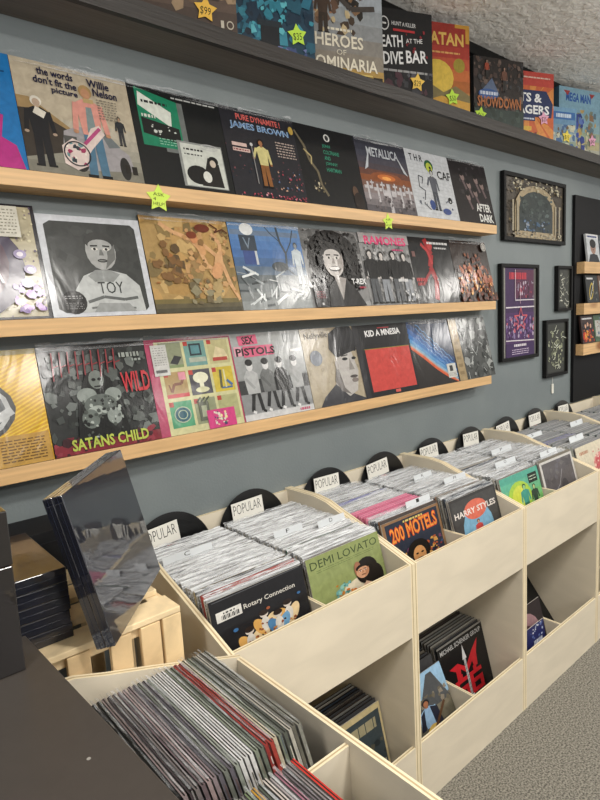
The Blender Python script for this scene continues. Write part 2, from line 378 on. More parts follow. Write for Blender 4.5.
def a_dyn(a):
    a.speck(.0, .0, 1, .6, 60, .008, .02, ['3a2226', '1f2a38', '55343c', '7a4a50'], 2)
    a.t('PURE DYNAMITE !', .2, .87, .6, .07, 'd96a64', 0, .02).t('JAMES BROWN', .1, .75, .8, .095, 'a8bfd8', 0, .03).t('JAMES BROWN', .105, .757, .8, .08, '5d84b4', 0)
    a.r(.08, .56, .27, .6, 'd3b8b0').r(.08, .5, .3, .54, 'd3b8b0').lines(0.090, 0.510, 0.280, 0.530, 1, '803030', .75).lines(.68, .5, .95, .7, 6, 'b8a8a0', .4)
    a.person(.46, .12, .56, 'cdc386', '8a5a30', '9a6a48', '1a1210', 1.1, 1).l(.33, .15, .33, .6, .012, '888888').e(.33, .6, .02, .02, 'cccccc')
    a.speck(.6, .1, .95, .35, 30, .008, .02, ['a04050', '556a8c', 'c8a088'], 6).speck(.02, .0, .98, .06, 40, .01, .02, ['b04858', 'd8a0a8', '803040'], 7).e(.94, .86, .035, .05, 'b79a4a')
def a_green_text(a):
    a.speck(0, 0, 1, .55, 30, .01, .05, ['15171a', '1c1c1c', '232020'], 4).e(.52, .88, .05, .05, 'd8d8d4').e(.52, .88, .03, .035, '333333')
    for i, (t_, wd) in enumerate((('JOHN', .13), ('COLTRANE', .26), ('AND', .1), ('JOHNNY', .2), ('HARTMAN', .24))): a.t(t_, .42, .74-i*.075, wd, .05, '3f9a7c', 0, .01)
    a.pl([(.0, .9), (.12, .72), (.16, .55), (.26, .42), (.28, .25), (.36, .12)], .035, '6d6450').pl([(.1, .68), (.2, .6), (.18, .5)], .02, 'b8a878').speck(.15, .1, .35, .3, 14, .01, .03, ['c8bca0', '6a6048'], 3).e(.84, .22, .05, .08, '5a4436').e(.88, .1, .09, .12, '261d19')
def a_crosses(a):
    a.grad(0, 0, 1, 1, ['5c585c', '7c7678', '8e8688', '8a7c7a', '7c5c50', '8a5030', '6a4438', '4b4248', '474550', '434450', '3a3b46', '33343e'])
    a.e(.5, .5, .3, .06, '8c5030').e(.5, .49, .18, .045, 'c87038').e(.5, .48, .09, .025, 'f0a858')
    for x, y, q in ((.1, .3, .7), (.28, .28, .75), (.5, .22, 1.3), (.74, .26, .85), (.92, .3, .7), (.38, .36, .45), (.63, .36, .45), (.18, .38, .35), (.83, .38, .35)):
        a.r(x-.03*q, y-.2*q, x+.03*q, y+.14*q, 'c4c0c2').r(x-.1*q, y+.01*q, x+.1*q, y+.07*q, 'c4c0c2').r(x+.018*q, y-.2*q, x+.03*q, y+.14*q, '7c787c')
    a.speck(0, 0, 1, .22, 60, .01, .04, ['6a6264', '4a4446', '7c7476'], 3)
    a.t('METALLICA', .2, .76, .62, .13, 'c4c8ce', 0, .02).p([(.2, .78), (.1, .56), (.17, .6), (.25, .86)], 'c4c8ce').p([(.82, .78), (.96, .56), (.88, .6), (.77, .86)], 'c4c8ce')
def a_thr(a):
    for i in range(16): a.l(.03, .08+i*.055, .97, .06+i*.055, .004, 'a9adb5')
    a.t('T H R', .08, .84, .3, .1, '1c1c1c', 0, .02).t('CAF', .66, .62, .32, .13, '1c1c1c', 0, .02).e(.5, .8, .1, .09, '2a5a38').e(.5, .77, .07, .08, 'b9c44a').e(.52, .77, .025, .025, '1a1a1a')
    a.person(.52, .12, .62, '5a5d66', '4a4d55', 'b0b0b0', '2a2a2a', 1.1, 1).pl([(.25, .5), (.3, .6), (.2, .62), (.18, .45), (.3, .4), (.22, .2), (.34, .12)], .016, '3a3a3e').e(.4, .2, .06, .08, '3a4e86').e(.72, .12, .1, .05, '44548a').e(.85, .3, .05, .05, '1e1e1e').speck(.1, .05, .95, .3, 26, .01, .03, ['6a6e78', 'cfd2d6', '2f3a5a'], 2)
def a_after(a):
    a.speck(0, .3, 1, 1, 24, .02, .07, ['3a3638', '2a2628', '4a4448'], 3)
    for x, y in ((.3, .74), (.44, .62), (.58, .5), (.36, .42), (.66, .72), (.8, .64)): a.e(x, y, .05, .07, '8a7672', 20).e(x-.01, y+.05, .05, .04, '1a1718').l(x, y-.06, x+.06, y-.2, .05, '6a5a5c')
    a.t('AFTER', .52, .2, .4, .13, 'e2e2de', 0, .03).t('DARK', .56, .03, .38, .13, 'e2e2de', 0, .03)
def a_ornate(a):
    a.r(.0, .02, .97, .98, 'b3a98c').speck(.0, .02, .97, .98, 260, .008, .02, ['5c4f60', 'd4cba8', '7a6a78', '8d8268'], 4)
    a.e(.35, .45, .5, .46, '3a2f48').e(.35, .48, .38, .38, '4b3040').speck(.1, .1, .65, .85, 80, .01, .05, ['3a2a44', '5c3644', '2c2438', '6d5c80'], 5)
    for i in range(5): a.pl([(.1+.1*i, .75-.08*i), (.2+.1*i, .7-.05*i), (.3+.09*i, .78-.12*i)], .02, 'd8d4dc')
    a.speck(.72, .04, .96, .3, 24, .02, .05, ['8d5fb0', 'b490cc', '6d4a90'], 6).r(.66, .7, .86, .97, 'cfcbbd').lines(.68, .72, .84, .95, 8, '8a8678')
    for x, y in ((.82, .55), (.88, .42), (.84, .3)): a.e(x, y, .05, .04, '8d7fa8').e(x, y, .025, .02, 'd8d0dc')
def a_toy(a):
    a.p([(.06, .08), (.12, .04), (.9, .04), (.94, .08), (.94, .9), (.9, .94), (.12, .94), (.06, .9)], '3d3f3e')
    a.speck(.08, .06, .92, .92, 40, .05, .12, ['434544', '383a39', '4a4c4b'], 5)
    a.p([(.26, .04), (.24, .26), (.34, .4), (.48, .46), (.6, .46), (.76, .42), (.88, .3), (.9, .04)], 'b9bcbb').p([(.38, .4), (.44, .34), (.62, .34), (.7, .42), (.6, .46), (.46, .46)], '8b8e8d')
    a.pl([(.34, .14), (.5, .19), (.7, .16), (.84, .18)], .03, '5c5f5e').pl([(.36, .08), (.55, .1), (.8, .07)], .02, '6c6f6e').p([(.38, .04), (.44, .13), (.74, .12), (.8, .04)], '969998')
    a.face(.55, .65, .19, 'a3a4a2', '6c6d6b', '3a3b3a', dark='232323').t('TOY', .46, .22, .25, .12, '2c2e2d', 1, .0)
    a.e(.21, .14, .115, .115, '121212').lines(.13, .17, .29, .21, 2, 'b0b0b0').lines(.13, .07, .29, .14, 4, '8a8a8a')
def a_paint(a):
    a.speck(0, 0, 1, 1, 90, .05, .16, ['b8935a', 'a8854e', '8a7448', 'c4a46c', '7c6a44', '9a7c50'], 3).grad(0, 0, 1, .14, ['4a4636', '5e5640', '75683f'])
    for P in ([(.2, .93), (.34, .84), (.52, .78), (.6, .68)], [(.78, .85), (.86, .74), (.84, .55), (.9, .3), (.99, .12)], [(.6, .68), (.66, .5), (.78, .42)], [(.66, .72), (.8, .6), (.88, .64)]): a.pl(P, .045, 'd0a274')
    a.e(.62, .7, .05, .1, 'c99868', 20).speck(.4, .2, .98, .9, 60, .015, .05, ['c49a68', '8c6a40', 'b48858', '6c5434'], 15).e(.8, .52, .05, .14, 'd0a274', -15).e(.56, .78, .045, .05, 'c98a5c').e(.54, .82, .06, .04, '7a3a20').e(.77, .44, .06, .1, 'cf9a6c', -30).e(.68, .9, .09, .045, '6a2f1c')
    a.speck(.05, .3, .4, .75, 26, .03, .08, ['7c5a34', 'a06a38', '5e4a30'], 7).speck(.4, .08, .8, .35, 22, .03, .09, ['6c6046', 'b09868', '8c8468'], 8)
    a.pl([(.78, .95), (.86, .9), (.82, .86), (.92, .9), (.98, .86)], .014, '5a2c18')
def a_tools(a):
    a.grad(0, 0, 1, 1, ['8b9090', '7b8080', '707678', '555d60', '5a6c80', '46658f', '4a6fa4', '5078ae', '5a80b2', '6386b0'])
    a.r(.02, .86, .97, .92, '6a7c94').r(.14, .52, .3, .7, '3c4f86').r(.3, .52, .33, .68, 'c8ccd0').e(.24, .93, .09, .07, 'dfe2e2').r(.12, .68, .34, .86, '39434e').t('V', .17, .7, .1, .13, '788898')
    a.pl([(.66, .98), (.68, .8), (.74, .66), (.72, .5)], .03, '3f4a54').pl([(.74, .66), (.84, .8), (.9, .95)], .015, '3f4a54').pl([(.68, .8), (.56, .9), (.5, .97)], .012, '3f4a54').e(.62, .5, .12, .06, '3a4146')
    a.person(.9, .28, .52, 'b9c3c8', 'a5adb2', '8a9094', '4a4e52', .9)
    R = random.Random(4)
    for i in range(34):
        x, y, t_ = R.uniform(.05, .9), R.uniform(.04, .42), R.uniform(0, 3.1); L = R.uniform(.08, .24)
        a.l(x, y, x+L*math.cos(t_), y+L*math.sin(t_)*.7, R.uniform(.01, .03), R.choice(['c9cfd0', 'e2e6e6', '4a5052', '2e3436', '9aa1a3']))
def a_portrait(a):
    a.speck(0, 0, 1, 1, 30, .1, .25, ['8f8f8f', '868686', '8b8b8b'], 2).speck(.0, .7, 1, 1, 20, .08, .2, ['6e6e6e', '5c5c5c'], 12).e(.5, .66, .43, .34, '1f1d1d').e(.3, .5, .2, .26, '1f1d1d').e(.74, .5, .2, .28, '1f1d1d').speck(.06, .2, .95, .98, 210, .015, .045, ['1a1919', '2c2a2a', '3c3a3a', '242222'], 5)
    a.p([(.26, 0), (.3, .26), (.44, .36), (.62, .34), (.78, .2), (.9, 0)], '242324').p([(.42, .4), (.5, .08), (.62, .36)], 'a09a96').face(.46, .60, .22, 'c5c0bc', '9b9490', '2a2828').e(.46, .485, .1, .035, '3a3434').e(.46, .49, .085, .022, 'efecea').e(.37, .52, .04, .03, 'd4cfcb').e(.56, .52, .04, .03, 'b0aaa6')
    a.speck(.22, .74, .72, .92, 60, .015, .045, ['1a1919', '262424', '353333'], 9).speck(.2, .45, .3, .75, 24, .02, .04, ['1a1919', '262424'], 10).speck(.64, .4, .76, .75, 30, .02, .04, ['1a1919', '2a2828'], 11)
    a.t('T-REX', .7, .28, .26, .075, 'f0f0f0', 0, .03).lines(0.820, 0.220, 0.940, 0.255, 1, 'b0304a', .75).r(.03, .0, .24, .26, '141012').lines(.06, .1, .2, .2, 5, '9a2c3c').r(.12, .02, .15, .05, 'cccccc')
def a_band4(a):
    a.speck(0, 0, 1, .85, 200, .015, .05, ['8c8c8c', '6e6e6e', 'a8a8a8', '585858', 'bababa'], 3).r(0, .86, 1, 1, 'a8a4a4')
    a.t('RAMONES', .1, .84, .84, .12, 'e0487c', 0, .03).lines(0.620, 0.760, 0.860, 0.790, 1, 'd0487c', .75)
    for i, x in enumerate((.14, .36, .6, .82)): a.person(x, .02, .74-.02*(i % 2), '1a1a1c', '8c9096' if i % 2 else '55585c', 'c8c2be', '141414', 1.15)
    a.r(.62, .32, .82, .36, 'd0d0d0').speck(.7, .02, 1, .2, 24, .01, .03, ['d8d8d8', '333333'], 6)
def a_red(a):
    a.speck(0, 0, 1, 1, 20, .06, .16, ['191a1c', '15161a'], 2).pl([(.4, .98), (.5, .75), (.42, .55), (.5, .35), (.42, .05)], .1, '9c2428').pl([(.3, .9), (.42, .8), (.48, .6)], .05, 'b8383a').e(.5, .88, .06, .07, 'b8383a').pl([(.42, .5), (.3, .4), (.2, .3)], .05, '8a2024')
    a.lines(0.450, 0.900, 0.950, 0.945, 1, 'd8d8d8', .75).lines(0.600, 0.830, 0.900, 0.865, 1, 'c8c8c8', .75).lines(0.040, 0.320, 0.280, 0.390, 1, 'b83034', .75).lines(0.050, 0.260, 0.210, 0.320, 1, 'b83034', .75).l(.7, .4, .85, .3, .01, '888888').l(.72, .3, .84, .22, .008, '888888').r(.05, .7, .12, .78, '7a5a58')
def a_fire(a):
    a.speck(0, 0, 1, .6, 110, .02, .08, ['5a2a18', '7c3a1c', '2c1a14', 'a8552a', '3a2018'], 3).speck(.05, .1, .95, .45, 60, .015, .045, ['d88a4a', 'e8b068', '8a4a28', 'b8643a'], 5).speck(.3, .5, .75, .8, 30, .02, .06, ['6a3420', '3c221a', '8a5030'], 6)
    for x, y in ((.14, .2), (.27, .3), (.4, .42), (.5, .3), (.63, .36), (.76, .26), (.88, .22)): a.person(x, y-.12, .34, 'a0502c', '4a2818', 'c88c5c', '1a0e0a', 1.1, 1).speck(x-.08, y-.14, x+.08, y+.1, 12, .015, .04, ['c87838', '3a2018', '7a3c20', 'e0a058'], int(x*90))
    a.speck(.0, .0, 1, .14, 40, .03, .07, ['2c1a14', '4a2818', '6a3420'], 21)
    a.e(.88, .9, .07, .07, 'b8b4ae').ring(.88, .9, .045, .045, .01, '555555')
def a_yellow(a):
    for i in range(42):
        y = -.4+i*.036; a.l(0, y, 1, y+.5, .016, 'e0ba2e')
    a.e(.35, .5, .42, .3, '3a3a3a').e(.35, .5, .38, .265, 'b0b2b2').e(.35, .5, .34, .235, '55585a').t('M', .02, .34, .3, .32, 'b8baba', 0, .04).pl([(.35, .66), (.5, .64), (.58, .5), (.5, .36), (.62, .42), (.74, .48)], .07, 'b8baba')
    a.r(.56, .0, .99, .26, 'b88f42').lines(.6, .03, .95, .23, 8, '6a4c20', .4).r(0, .955, 1, 1, '8d7a1c')
def a_horror(a):
    a.r(.0, .95, 1, 1, '1a1718').speck(0, .1, 1, .95, 170, .02, .08, ['3f4442', '2e3230', '565b58', '232625', '6d7370'], 3).r(0, 0, 1, .1, '7c2430').speck(0, .0, 1, .16, 40, .02, .06, ['6a1c28', '3a1a20', '8c3440'], 9)
    a.p([(.22, .1), (.28, .5), (.38, .72), (.48, .76), (.6, .66), (.66, .4), (.72, .1)], '141616').e(.47, .66, .07, .09, '747b76').e(.445, .66, .02, .015, '0c0c0c').e(.5, .66, .02, .015, '0c0c0c').r(.44, .585, .51, .6, '151515')
    a.e(.36, .52, .09, .07, '8b938e').e(.6, .5, .08, .07, '8b938e').e(.47, .42, .15, .1, '5f6662').e(.4, .36, .09, .05, 'a0a8a2', 20).e(.58, .3, .07, .08, '8b938e').e(.36, .3, .08, .09, '6a726d').speck(.28, .12, .66, .5, 60, .01, .03, ['a8b0aa', '1a1c1b', '4a504c'], 6)
    for i in range(9): x = .1+i*.07; a.l(x, .68+.03*(i % 3), x+.015, .94, .012, '8a3238').l(x, .8, x+.06, .82, .01, '8a3238')
    a.t('WILD', .7, .5, .28, .2, 'c03840', 0, .02).lines(0.720, 0.840, 0.920, 0.900, 1, '9aa09a', .75).t("SATANS CHILD", .15, .03, .72, .105, 'b3bf52', 0, .03).lines(0.840, 0.800, 0.940, 0.830, 1, 'a0a8a2', .75)
def a_grid(a):
    a.r(.0, 0, .1, 1, 'b04a68').r(.1, 0, .98, .97, 'c8c596')
    g = [['7a8c5e', '6f9a94', 'b9b284'], ['a98e5c', '4d4c52', 'c8b23e'], ['4f9a72', '8a9070', 'a8a878']]
    for i in range(3):
        for j in range(3):
            x = .14+i*.28; y = .69-j*.31; a.r(x, y, x+.25, y+.27, g[j][i]).r(x, y+.22, x+.05, y+.27, 'b04038')
    a.r(.14, .72, .39, .96, '8a9074').p([(.24, .74), (.32, .72), (.38, .8), (.3, .82)], '26282a').r(.48, .8, .62, .93, '2e3a40').r(.5, .82, .6, .91, '5a8a90').r(.46, .73, .66, .78, 'a8b0a0').p([(.74, .74), (.8, .88), (.9, .84), (.94, .74)], 'd6c8a0').r(.74, .72, .92, .76, 'b04a40')
    a.r(.14, .38, .39, .42, 'b8383c').pl([(.2, .44), (.24, .52), (.32, .52), (.36, .6)], .03, '7a4a34').l(.2, .44, .18, .52, .015, '7a4a34').r(.3, .56, .38, .64, 'd48a9a')
    a.e(.55, .56, .09, .06, 'e0dfc4').r(.525, .42, .575, .56, 'e0dfc4').e(.55, .43, .08, .03, 'cfcea8').l(.78, .42, .92, .42, .02, '4a6a94').l(.78, .42, .8, .62, .03, '5a5a40').l(.84, .42, .84, .62, .02, 'd4cfa0').l(.92, .44, .86, .5, .03, '4a6a94')
    a.e(.27, .2, .09, .08, '2e5a6a').ring(.27, .2, .09, .08, .012, 'a8b8a0').ring(.27, .2, .05, .045, .01, 'a8b8a0').r(.46, .1, .58, .3, '585c4c').r(.49, .14, .55, .26, '9aa084')
    for q in range(3): a.l(.45+q*.05, .3, .5+q*.05, .35, .015, '3f4438')
    a.r(.54, -.0, .88, .2, 'c8407c').speck(.62, .02, .78, .18, 30, .01, .025, ['e8d8a0', '4a8a5c', '3a3a60', 'd8d0c0'], 4)
    a.r(.05, .62, .22, .94, 'c4c4c0').lines(.07, .72, .2, .92, 8, '8a8a86', .3).r(.07, .65, .19, .68, '555555')
def a_band_bw(a):
    a.r(0, .0, 1, .07, 'c9c9c9').r(0, .08, 1, .3, '87898a').grad(0, .3, 1, 1, ['8d9090', '989b9b', '9ea1a1', 'a5a8a8'])
    a.r(0, .3, 1, .46, '3a3b3c').speck(.02, .28, .98, .46, 30, .02, .05, ['2c2d2e', '454748'], 3)
    for i, x in enumerate((.18, .4, .6, .82)):
        y = .18; a.l(x, .34, x-.06, .1+.03*(i % 2), .045, '202122').l(x+.05, .34, x+.08, .1, .045, '202122').l(x-.06, .1, x-.02, .08, .03, 'e0e0e0').l(x+.08, .1, x+.12, .08, .03, '141414')
        a.p([(x-.08, .3), (x+.09, .3), (x+.09, .52), (x+.03, .57), (x-.05, .57), (x-.1, .5)], ['b0b2b2', '6c6e6e', '232424', '9a9c9c'][i]).l(x-.08, .48, x+.02, .36, .035, ['9a9c9c', '5c5e5e', '2c2d2d', '8a8c8c'][i]).e(x, .62, .045, .06, 'cfcfcf').e(x, .66, .05, .04, '1f1f1f')
    a.p([(.1, .86), (.36, .87), (.35, .98), (.09, .97)], 'd26080').t('SEX', .15, .87, .16, .09, '151515', 2, .03).p([(.02, .74), (.12, .74), (.12, .85), (.02, .85)], 'e0a0b0').p([(.14, .72), (.56, .73), (.56, .85), (.14, .85)], 'd26080').t('PISTOLS', .04, .74, .54, .09, '151515', 0, .03)
    a.lines(0.780, 0.015, 0.940, 0.055, 1, 'c05070', .75).r(.74, .86, .97, .97, '9fa2a3').r(.8, .74, .96, .77, 'dddddd')
def a_profile(a):
    a.r(0, 0, 1, 1, 'a89c84').speck(0, 0, 1, 1, 60, .01, .04, ['9c9078', 'b4a890'], 2).e(.18, .62, .1, .1, '666d78')
    a.t('Nellyville', .06, .84, .38, .1, '262220', 2, .0).p([(.1, .0), (.2, .12), (.42, .26), (.62, .14), (.95, 0)], '35353a').p([(.42, .26), (.5, .5), (.5, .6), (.6, .7), (.78, .74), (.86, .4), (.78, .14), (.62, .08)], 'b4b0ac')
    a.p([(.42, .72), (.46, .92), (.62, 1), (.86, 1), (.95, .86), (.88, .66), (.66, .7), (.52, .6)], '1b1b1f').p([(.5, .7), (.88, .76), (.9, .68), (.54, .6)], '111114').e(.66, .57, .05, .02, '1a1a1a').e(.82, .57, .04, .02, '1a1a1a').l(.6, .61, .72, .62, .015, '1a1a1a').p([(.74, .58), (.8, .42), (.7, .42)], '8a8580').e(.76, .33, .07, .02, '4a4442').e(.77, .28, .06, .03, '7a706c').p([(.5, .55), (.56, .2), (.66, .1), (.5, .16), (.42, .3)], '6f6a67').e(.5, .5, .03, .06, '9a9591')
    a.r(.9, .0, 1, 1, '2a2a2e')
def a_redsq(a):
    a.r(.06, .07, .97, .66, 'c4453e').r(.05, .655, .97, .665, '8a7a30').speck(.08, .1, .95, .64, 20, .02, .08, ['bf423c', 'c84a43'], 2).t('KID A MNESIA', .12, .83, .72, .09, 'ececec', 1, .03).r(.38, .94, .62, .955, 'a03038').r(.5, .02, .6, .06, 'cf5a50')
    a.pl([(.5, .5), (.55, .54), (.6, .49)], .008, '9a302c')
def a_wave(a):
    a.r(0, 0, 1, 1, '1b2a44'); P = [(0, .62), (.25, .46), (.5, .27), (.75, .12), (.97, 0)]
    a.p([(0, .62), (.25, .46), (.5, .27), (.75, .12), (.97, 0), (0, 0)], '26221f')
    for dx, wd, c in ((.34, .1, '24406e'), (.25, .09, '2d5a98'), (.17, .08, '3a74b4'), (.1, .07, '5a93c4'), (.05, .04, '88a8bc'), (.015, .03, 'c88a6c'), (-.012, .035, 'cf5a34')):
        a.pl([(x, y+dx) for x, y in P], wd, c)
    for k in range(4): a.pl([(.2+i*.06, .95-k*.08-i*.05+.03*((i+k) % 2)) for i in range(13)], .012, '6a98c8')
    a.r(.74, .08, .96, .3, 'c9c9c4').r(.8, .18, .88, .27, '333333').lines(.76, .1, .94, .16, 3, '555555')
def a_grey(a):
    a.r(0, 0, .2, 1, 'a08c68')
    for i in range(7): a.r(.04, .1+i*.12, .15, .15+i*.12, '8a7654')
    a.speck(.2, 0, 1, 1, 90, .03, .12, ['5f6260', '3f4240', '7d807e', '989b99', '2f3230'], 3)
    R = random.Random(9)
    for i in range(24): x, y = R.uniform(.25, .95), R.uniform(.05, .9); a.l(x, y, x+R.uniform(-.12, .12), y+R.uniform(-.12, .16), .012, R.choice(['b4b8b6', 'cfd3d1', '2a2c2b']))

rows = [
 (Z1, .5052, -1, [(a_blue, '1f6fae', 'blue record cover with pink shapes, at the left end of the top ledge'),
   (a_cream, 'b7ab95', 'cream record cover with a man in a pink jacket holding a painted guitar'),
   (a_comp, '17191a', 'black record cover with green panel and small white picture in its corner'),
   (a_dyn, '26262c', 'charcoal record cover with red and blue lettering over a singer in yellow'),
   (a_green_text, '18191b', 'black record cover with five short lines of green lettering'),
   (a_crosses, '46444c', 'record cover with rows of white crosses under an orange glow'),
   (a_thr, 'c9ccd0', 'white record cover with sketched figure and green headed doodle'),
   (a_after, '242022', 'dark record cover at the right end of top ledge with white lettering low down')]),
 (Z2, .506, -1, [(a_ornate, '1d1a22', 'ornate gold and purple patterned record cover on the middle ledge'),
   (a_toy, 'c9ccd2', 'white bordered record cover with a grey portrait of a person in white shirt'),
   (a_paint, 'a88a56', 'record cover with golden painting of reaching figures on the middle ledge'),
   (a_tools, '5b7086', 'blue and grey record cover with pale scattered sticks under a blue sky'),
   (a_portrait, 'a0a0a0', 'grey portrait record cover of a smiling person with long curly hair'),
   (a_band4, '8f8f8f', 'black and white cover of four standing people under pink lettering'),
   (a_red, '1a1b1e', 'black record cover with a red twisting figure'),
   (a_fire, '2a1c18', 'dark brown record cover with orange firelit crowd, right end of middle ledge')]),
 (Z3, .4859, -1, [(a_yellow, 'c9981f', 'yellow dotted record cover with a silver oval letter'),
   (a_horror, '2a2c2c', 'dark grey horror record cover with yellow green lettering along its bottom'),
   (a_grid, 'a8445f', 'pink edged record cover with a grid of nine small pictures'),
   (a_band_bw, '9b9e9f', 'grey record cover of four seated people with pink cut out lettering'),
   (a_profile, 'a89c84', 'tan record cover with a grey face in a dark headscarf'),
   (a_redsq, '1a1a1d', 'black record cover with a big plain red square'),
   (a_wave, '1f3050', 'dark blue record cover crossed by a blue and orange wave'),
   (a_grey, '4a4c4a', 'grey crumpled looking record cover with tan strip, right end of lowest ledge')])]
RR = random.Random(7)
for z, x0, k0, lst in rows:
    for i, (art, bg, lab) in enumerate(lst):
        x = x0+(i+k0)*.325
        tilt = -math.radians(13.4+RR.uniform(-.3, .3))
        toy = art is a_toy; x += .018 if toy or art is a_ornate else 0
        oc = record('record_cover', art, bg, (x+.001, -.0845+RR.uniform(0, .002), z+.0012), (tilt, 0, 0), lab, G, size=.304 if toy else .3235, high=.296 if toy else .315, th=.004, spine='1c1c1e' if RR.random() < .6 else bg, cat='record')
        if art in (a_cream, a_comp, a_dyn, a_crosses, a_after, a_paint, a_tools, a_horror, a_grid, a_wave, a_grey, a_fire):
            R = random.Random(i*7+int(z*10)); mb = MB(); n = 26
            P = [(.0005+k*.3225/n, -.0045+R.uniform(-.0004, .0004), .30) for k in range(n+1)]+[(.0005+k*.3225/n, -.004+R.uniform(-.0025, .0025), .318) for k in range(n+1)]+[(.0005+k*.3225/n, -.002+R.uniform(-.0025, .002), .326+.004*math.sin(k*.4+i)+R.uniform(-.002, .003)) for k in range(n+1)]
            mb.add(P, [(r_*(n+1)+k, r_*(n+1)+k+1, (r_+1)*(n+1)+k+1, (r_+1)*(n+1)+k) for r_ in range(2) for k in range(n)], 'ffffff'); mb.build('plastic_sleeve', 'plastic_thin', oc)

# ------------------------------------------------------------------ front covers standing in the bins
def b_gothic(a):
    a.l(.03, .97, .97, .985, .012, '55565a').p([(.05, .82), (.05, .68), (.3, .68), (.3, .82)], 'dcdad4').lines(0.120, 0.770, 0.240, 0.800, 1, '444444', .75)
    for i in range(12): a.l(.1+i*.015, .7, .1+i*.015, .76, .004+.004*(i % 3), '222222')
    a.t('Rotary Connection', .32, .7, .56, .09, 'cfcbc2', 0, .015)
    for x, y, c in ((.33, .24, 'd8b070'), (.5, .38, 'd9a868'), (.76, .38, 'c8783c'), (.64, .3, '5b8fb4')):
        a.e(x-.05, y, .06, .14, 'd9a75c' if c != '5b8fb4' else '4f7fa8', 20).e(x+.05, y, .06, .14, 'e0c79a' if c != '5b8fb4' else '6fa0c4', -20)
        a.e(x, y+.16, .045, .05, 'd4c8bc').e(x, y+.18, .05, .04, '2c211c').e(x, y+.02, .045, .1, 'd8d2c8').speck(x-.08, y-.12, x+.08, y+.06, 12, .01, .03, ['8a4a2c', 'e8dcc4', '3c2a20', 'c88a48'], int(x*100))
    a.speck(.12, .06, .9, .2, 34, .01, .035, ['c89858', '6c4428', 'd8ccb4', 'a04a3c', '3a3030'], 4).e(.2, .5, .025, .025, '3f6fa0').e(.55, .6, .02, .02, 'a05838').e(.9, .62, .02, .02, '3f6fa0')
def b_olive(a):
    a.t('DEMI LOVATO', .04, .8, .92, .13, '3a4a2c', 0).lines(.1, .72, .9, .78, 2, '6b7a4a', .3, 4)
    a.p([(.3, .08), (.42, .34), (.6, .4), (.8, .3), (.92, .1), (.9, 0), (.34, 0)], 'd8cdb4').speck(.28, .04, .5, .42, 34, .02, .05, ['6fa8a4', '8cc0b4', '4c8480', 'b8742c'], 3).speck(.42, .06, .62, .3, 22, .02, .05, ['c8702c', 'd88c3c', 'a0502a'], 4)
    a.e(.74, .45, .16, .22, '1b1613').e(.86, .3, .1, .2, '1b1613').e(.62, .52, .05, .13, '9c6a50').face(.68, .46, .115, 'cf9c7a', 'b07c5c', '1b1613').p([(.55, .1), (.7, .28), (.8, .2), (.86, .02)], 'd8b49a').speck(.1, .04, .9, .12, 20, .02, .05, ['a8a070', '6b7a4a', 'd8cdb4'], 7)
def b_motels(a):
    a.r(.0, .0, 1, 1, '8d6b4c').r(.045, .04, .96, .96, '29303f').speck(.05, .05, .95, .5, 70, .02, .06, ['a8532c', '33507a', '6a3a5c', 'c8964c', '1c2230'], 3)
    a.t('200 MOTELS', .1, .62, .82, .27, 'd8572c', 2, .05).t('200 MOTELS', .11, .64, .8, .23, 'e89a3c', 2, .0).lines(.34, .9, .68, .94, 1, 'd8c070', .8)
    a.e(.5, .34, .2, .22, '15130f').e(.5, .3, .11, .15, 'c8925c').e(.46, .33, .025, .015, '1c1410').e(.55, .33, .025, .015, '1c1410').e(.5, .23, .07, .03, '1c1410').speck(.12, .06, .36, .3, 16, .02, .05, ['c89a5a', '4a6a8c', 'd8b070'], 6).speck(.66, .06, .92, .34, 16, .02, .05, ['c89a5a', '8c3a3a', 'd8d0b0'], 8)
def b_house(a):
    a.r(.04, .05, .96, .95, '474645').e(.5, .36, .32, .42, '7fb0cc').r(.2, .05, .8, .35, '7fb0cc').e(.5, .7, .24, .18, 'd9705a')
    a.t('HARRY STYLES', .06, .64, .88, .11, 'ece4dc', 0, .02).p([(.3, .05), (.44, .34), (.56, .34), (.7, .05)], 'a8c4d4').person(.5, .06, .44, 'c44a44', 'd8d4cc', 'c89a7c', '3c2c22', 1.1).speck(.24, .05, .76, .22, 16, .02, .05, ['5a90b0', 'd8e0e0', '3f6a8c'], 3)
def b_green(a):
    a.grad(0, 0, 1, 1, ['5f9c50', '69aa5a', '72b466', '74b878', '6cb688', '62b094', '58a894']).e(.42, .5, .3, .34, 'a8cc4a').e(.42, .5, .2, .25, 'd0d850').person(.55, .04, .7, '4a9a8c', '2a6a5a', '9ccc8c', '1c3c2c', 1).person(.8, .06, .6, '33453a', '1c2e24', 'b8c488', '1c241c', 1)
    a.r(.7, .7, .94, .9, '1d2a22').lines(.73, .74, .91, .86, 2, 'c8d8c0').lines(0.760, 0.100, 0.960, 0.200, 1, 'd8e87a', .75).speck(.05, .04, .9, .3, 30, .02, .05, ['c0d850', '3f8a5c', '88c060'], 5)
def b_greysq(a):
    a.r(.05, .05, .95, .95, '605c5e').speck(.05, .05, .95, .95, 24, .06, .14, ['67646a', '585456', '6c6868'], 3).pl([(.2, .2), (.45, .4), (.6, .7)], .012, 'a8a6a8').e(.6, .35, .1, .14, '4c494c')
def b_cream(a):
    a.e(.75, .4, .24, .32, 'd88a88').e(.7, .45, .12, .18, 'c85f66').speck(.5, .1, .98, .8, 16, .03, .07, ['e8c8b8', 'c87c7c'], 3).lines(0.100, 0.780, 0.400, 0.880, 1, 'b88a70', .75)
